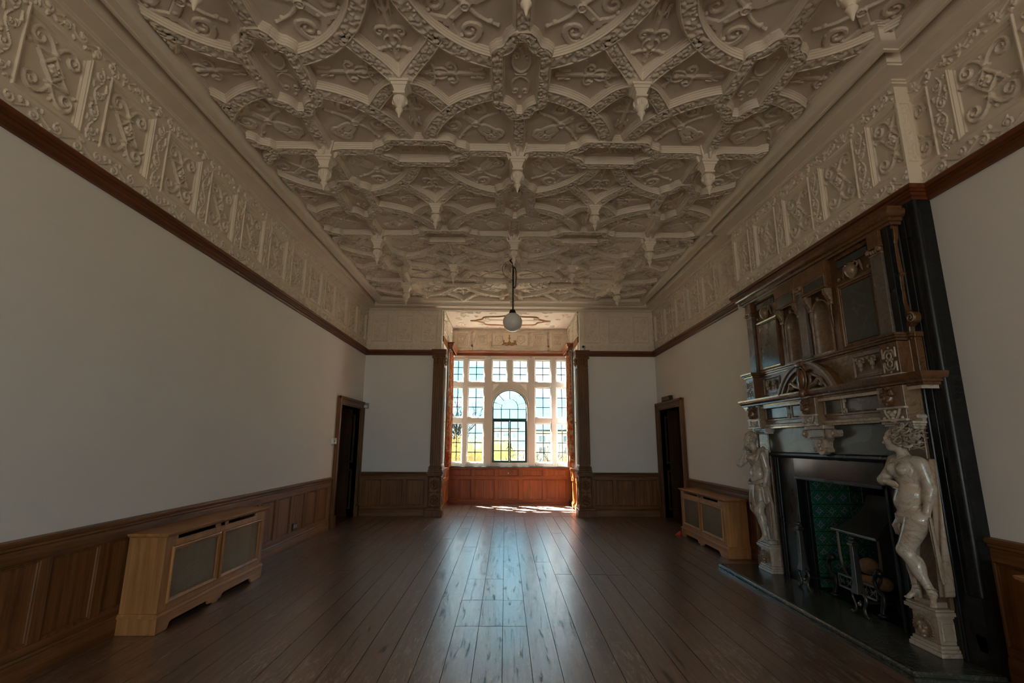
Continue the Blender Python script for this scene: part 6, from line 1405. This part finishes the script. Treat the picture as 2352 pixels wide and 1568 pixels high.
# ------------------------------------------------------------------ outside the bay window
plain('lawn', (.045, .045, .02), .9, .1, var=.4, vs_=.15); plain('render_pale', (.52, .56, .47), .8, .2, var=.05, vs_=.2); plain('render_cream', (.47, .46, .40), .8, .2, var=.05, vs_=.2)
plain('far_glass', (.10, .14, .17), .15, .6); plain('roof_grey', (.02, .02, .02), .8); plain('bark', (.012, .010, .009), .9, .1, var=.3, vs_=4); plain('leaf_gold', (.27, .21, .10), .7, .2, var=.35, vs_=1.2); plain('leaf_green', (.24, .23, .11), .7, .2, var=.35, vs_=1.2); plain('bird_grey', (.05, .05, .06), .8)
struct(MB().box(-160, 160, 46, 330, -9.2, -9).obj('ground', 'lawn'), 'green lawn far below the bay window', 'ground')
def block(x0, x1, y, z1, floors, cols, mt, label, dep=18, bal=False):
    b = empty('apartment_building', ((x0 + x1) / 2, y, -9), label, 'building')
    MB().box(x0, x1, y, y + dep, -9, z1).obj('wall', mt, b); MB().box(x0 - .4, x1 + .4, y - .5, y + dep + .4, z1, z1 + .45).obj('roof', 'roof_grey', b)
    MB().box(x0 + (x1 - x0) * .3, x0 + (x1 - x0) * .42, y + 4, y + 8, z1 + .4, z1 + 2.2).obj('roof_housing', mt, b)
    for f in range(floors):
        zc = z1 - 2.1 - 3.1 * f
        for c in range(cols):
            xc = x0 + (x1 - x0) * (c + .5) / cols; w = .95 if c % 2 == 0 else .55
            fr = MB().box(xc - w - .12, xc + w + .12, y - .06, y + .02, zc - .95, zc + .95).obj('window_frame', 'white_paint', b)
            for k in range(2 if w > .6 else 1):
                a0, a1 = (xc - w + k * w, xc + k * w) if w > .6 else (xc - w, xc + w)
                MB().box(a0 + .05, a1 - .05, y - .09, y - .05, zc - .85, zc + .85).obj('pane', 'far_glass', fr)
            if bal and c % 2 == 0: MB().box(xc - 2, xc + 2, y - 1.3, y, zc - 1.35, zc - 1.1).box(xc - 2, xc + 2, y - 1.3, y - 1.2, zc - 1.1, zc - .2).obj('balcony', mt, b)
block(8.5, 36, 140, 4.6, 4, 8, 'render_pale', 'pale green rendered apartment block seen through the right lights')
block(-7, 4.5, 175, 6.0, 4, 4, 'render_cream', 'cream apartment block with balconies seen through the middle casement', bal=True)
def tree(x, y, h, label, seed, leaves=0, mt='leaf_gold', spread=.55, zb=-9, crown=1.0):
    t_ = empty('tree', (x, y, zb), label, 'tree'); rq = random.Random(seed); m = MB(); tips = []
    def br(p, d, L_, r, dep):
        q = p + d * L_; mid = (p + q) / 2 + Vector((rq.uniform(-1, 1), rq.uniform(-1, 1), 0)) * L_ * .06
        m.tube([p, mid, q], [r, r * .85, r * .68], 5 if dep < 3 else 3)
        if dep >= 6: tips.append(q); return
        for k in range(3 if dep < 3 else 2):
            a = rq.uniform(0, 6.28); v = Vector((math.cos(a), math.sin(a), 0)) * rq.uniform(spread * .6, spread * 1.3); nd = (d + v + Vector((0, 0, .12))).normalized(); br(p + (q - p) * rq.uniform(.65, 1.0), nd, L_ * rq.uniform(.62, .82), r * .6, dep + 1)
        if dep > 1: tips.append(q)
    br(Vector((x, y, zb)), Vector((0, 0, 1)), h * .27, h * .018, 0)
    m.obj('branches', 'bark', t_)
    if leaves:
        V = []; Fc = []
        for k in range(leaves):
            c = rq.choice(tips) + Vector((rq.gauss(0, 1), rq.gauss(0, 1), rq.gauss(0, 1))) * h * .035 * crown; an = rq.uniform(0, 6.28); a = Vector((math.cos(an), rq.uniform(-.3, .3), math.sin(an))).normalized(); b = Vector((0, 1, 0)).cross(a).normalized(); b.y += rq.uniform(-.25, .25); s_ = rq.uniform(.10, .2); o_ = len(V)
            V += [c - a * s_, c + b * s_ * .6, c + a * s_, c - b * s_ * .6]; Fc.append((o_, o_ + 1, o_ + 2, o_ + 3))
        o = MB().add(V, Fc).obj('foliage', mt, t_); o['kind'] = 'stuff'
tree(-5.6, 60, 15.5, 'golden leafed round tree seen through the left lights', 3, 9000, 'leaf_gold', .8, crown=1.5)
tree(-2.2, 84, 14.5, 'yellow green tree seen through the left half of the casement', 6, 6000, 'leaf_green', .8, crown=1.5)
tree(-9.5, 78, 23, 'tall bare tree at the far left behind the curtain', 11, spread=.5); tree(-7.2, 98, 24, 'tall bare tree with fine branches left of the casement', 14, spread=.5); tree(2.3, 50, 15.0, 'bare tree spreading behind the right half of the casement', 17, spread=.6)
tree(5.0, 64, 12.5, 'small bare tree in front of the pale apartment block', 19); tree(8.6, 74, 12.0, 'small russet leaved tree at the far right of the view', 23, 5000, 'leaf_gold', .7, crown=1.2); tree(-12.5, 120, 25, 'distant bare tree between the taller trees', 29)
bd = empty('bird', (4.2, 42, 8.9), 'dark bird flying in the sky at top right of the window', 'bird')
MB().ell((4.2, 42, 8.9), (.12, .34, .09), 10, 6).obj('body', 'bird_grey', bd, 60)
for sg in (-1, 1): MB().prism([(4.2, 41.85), (4.2 + sg * .35, 41.9), (4.2 + sg * .62, 42.15), (4.2 + sg * .3, 42.08), (4.2, 42.1)], 'z', 8.9, 8.93).obj('wing', 'bird_grey', bd, fix=True).rotation_euler = (0, 0, 0)
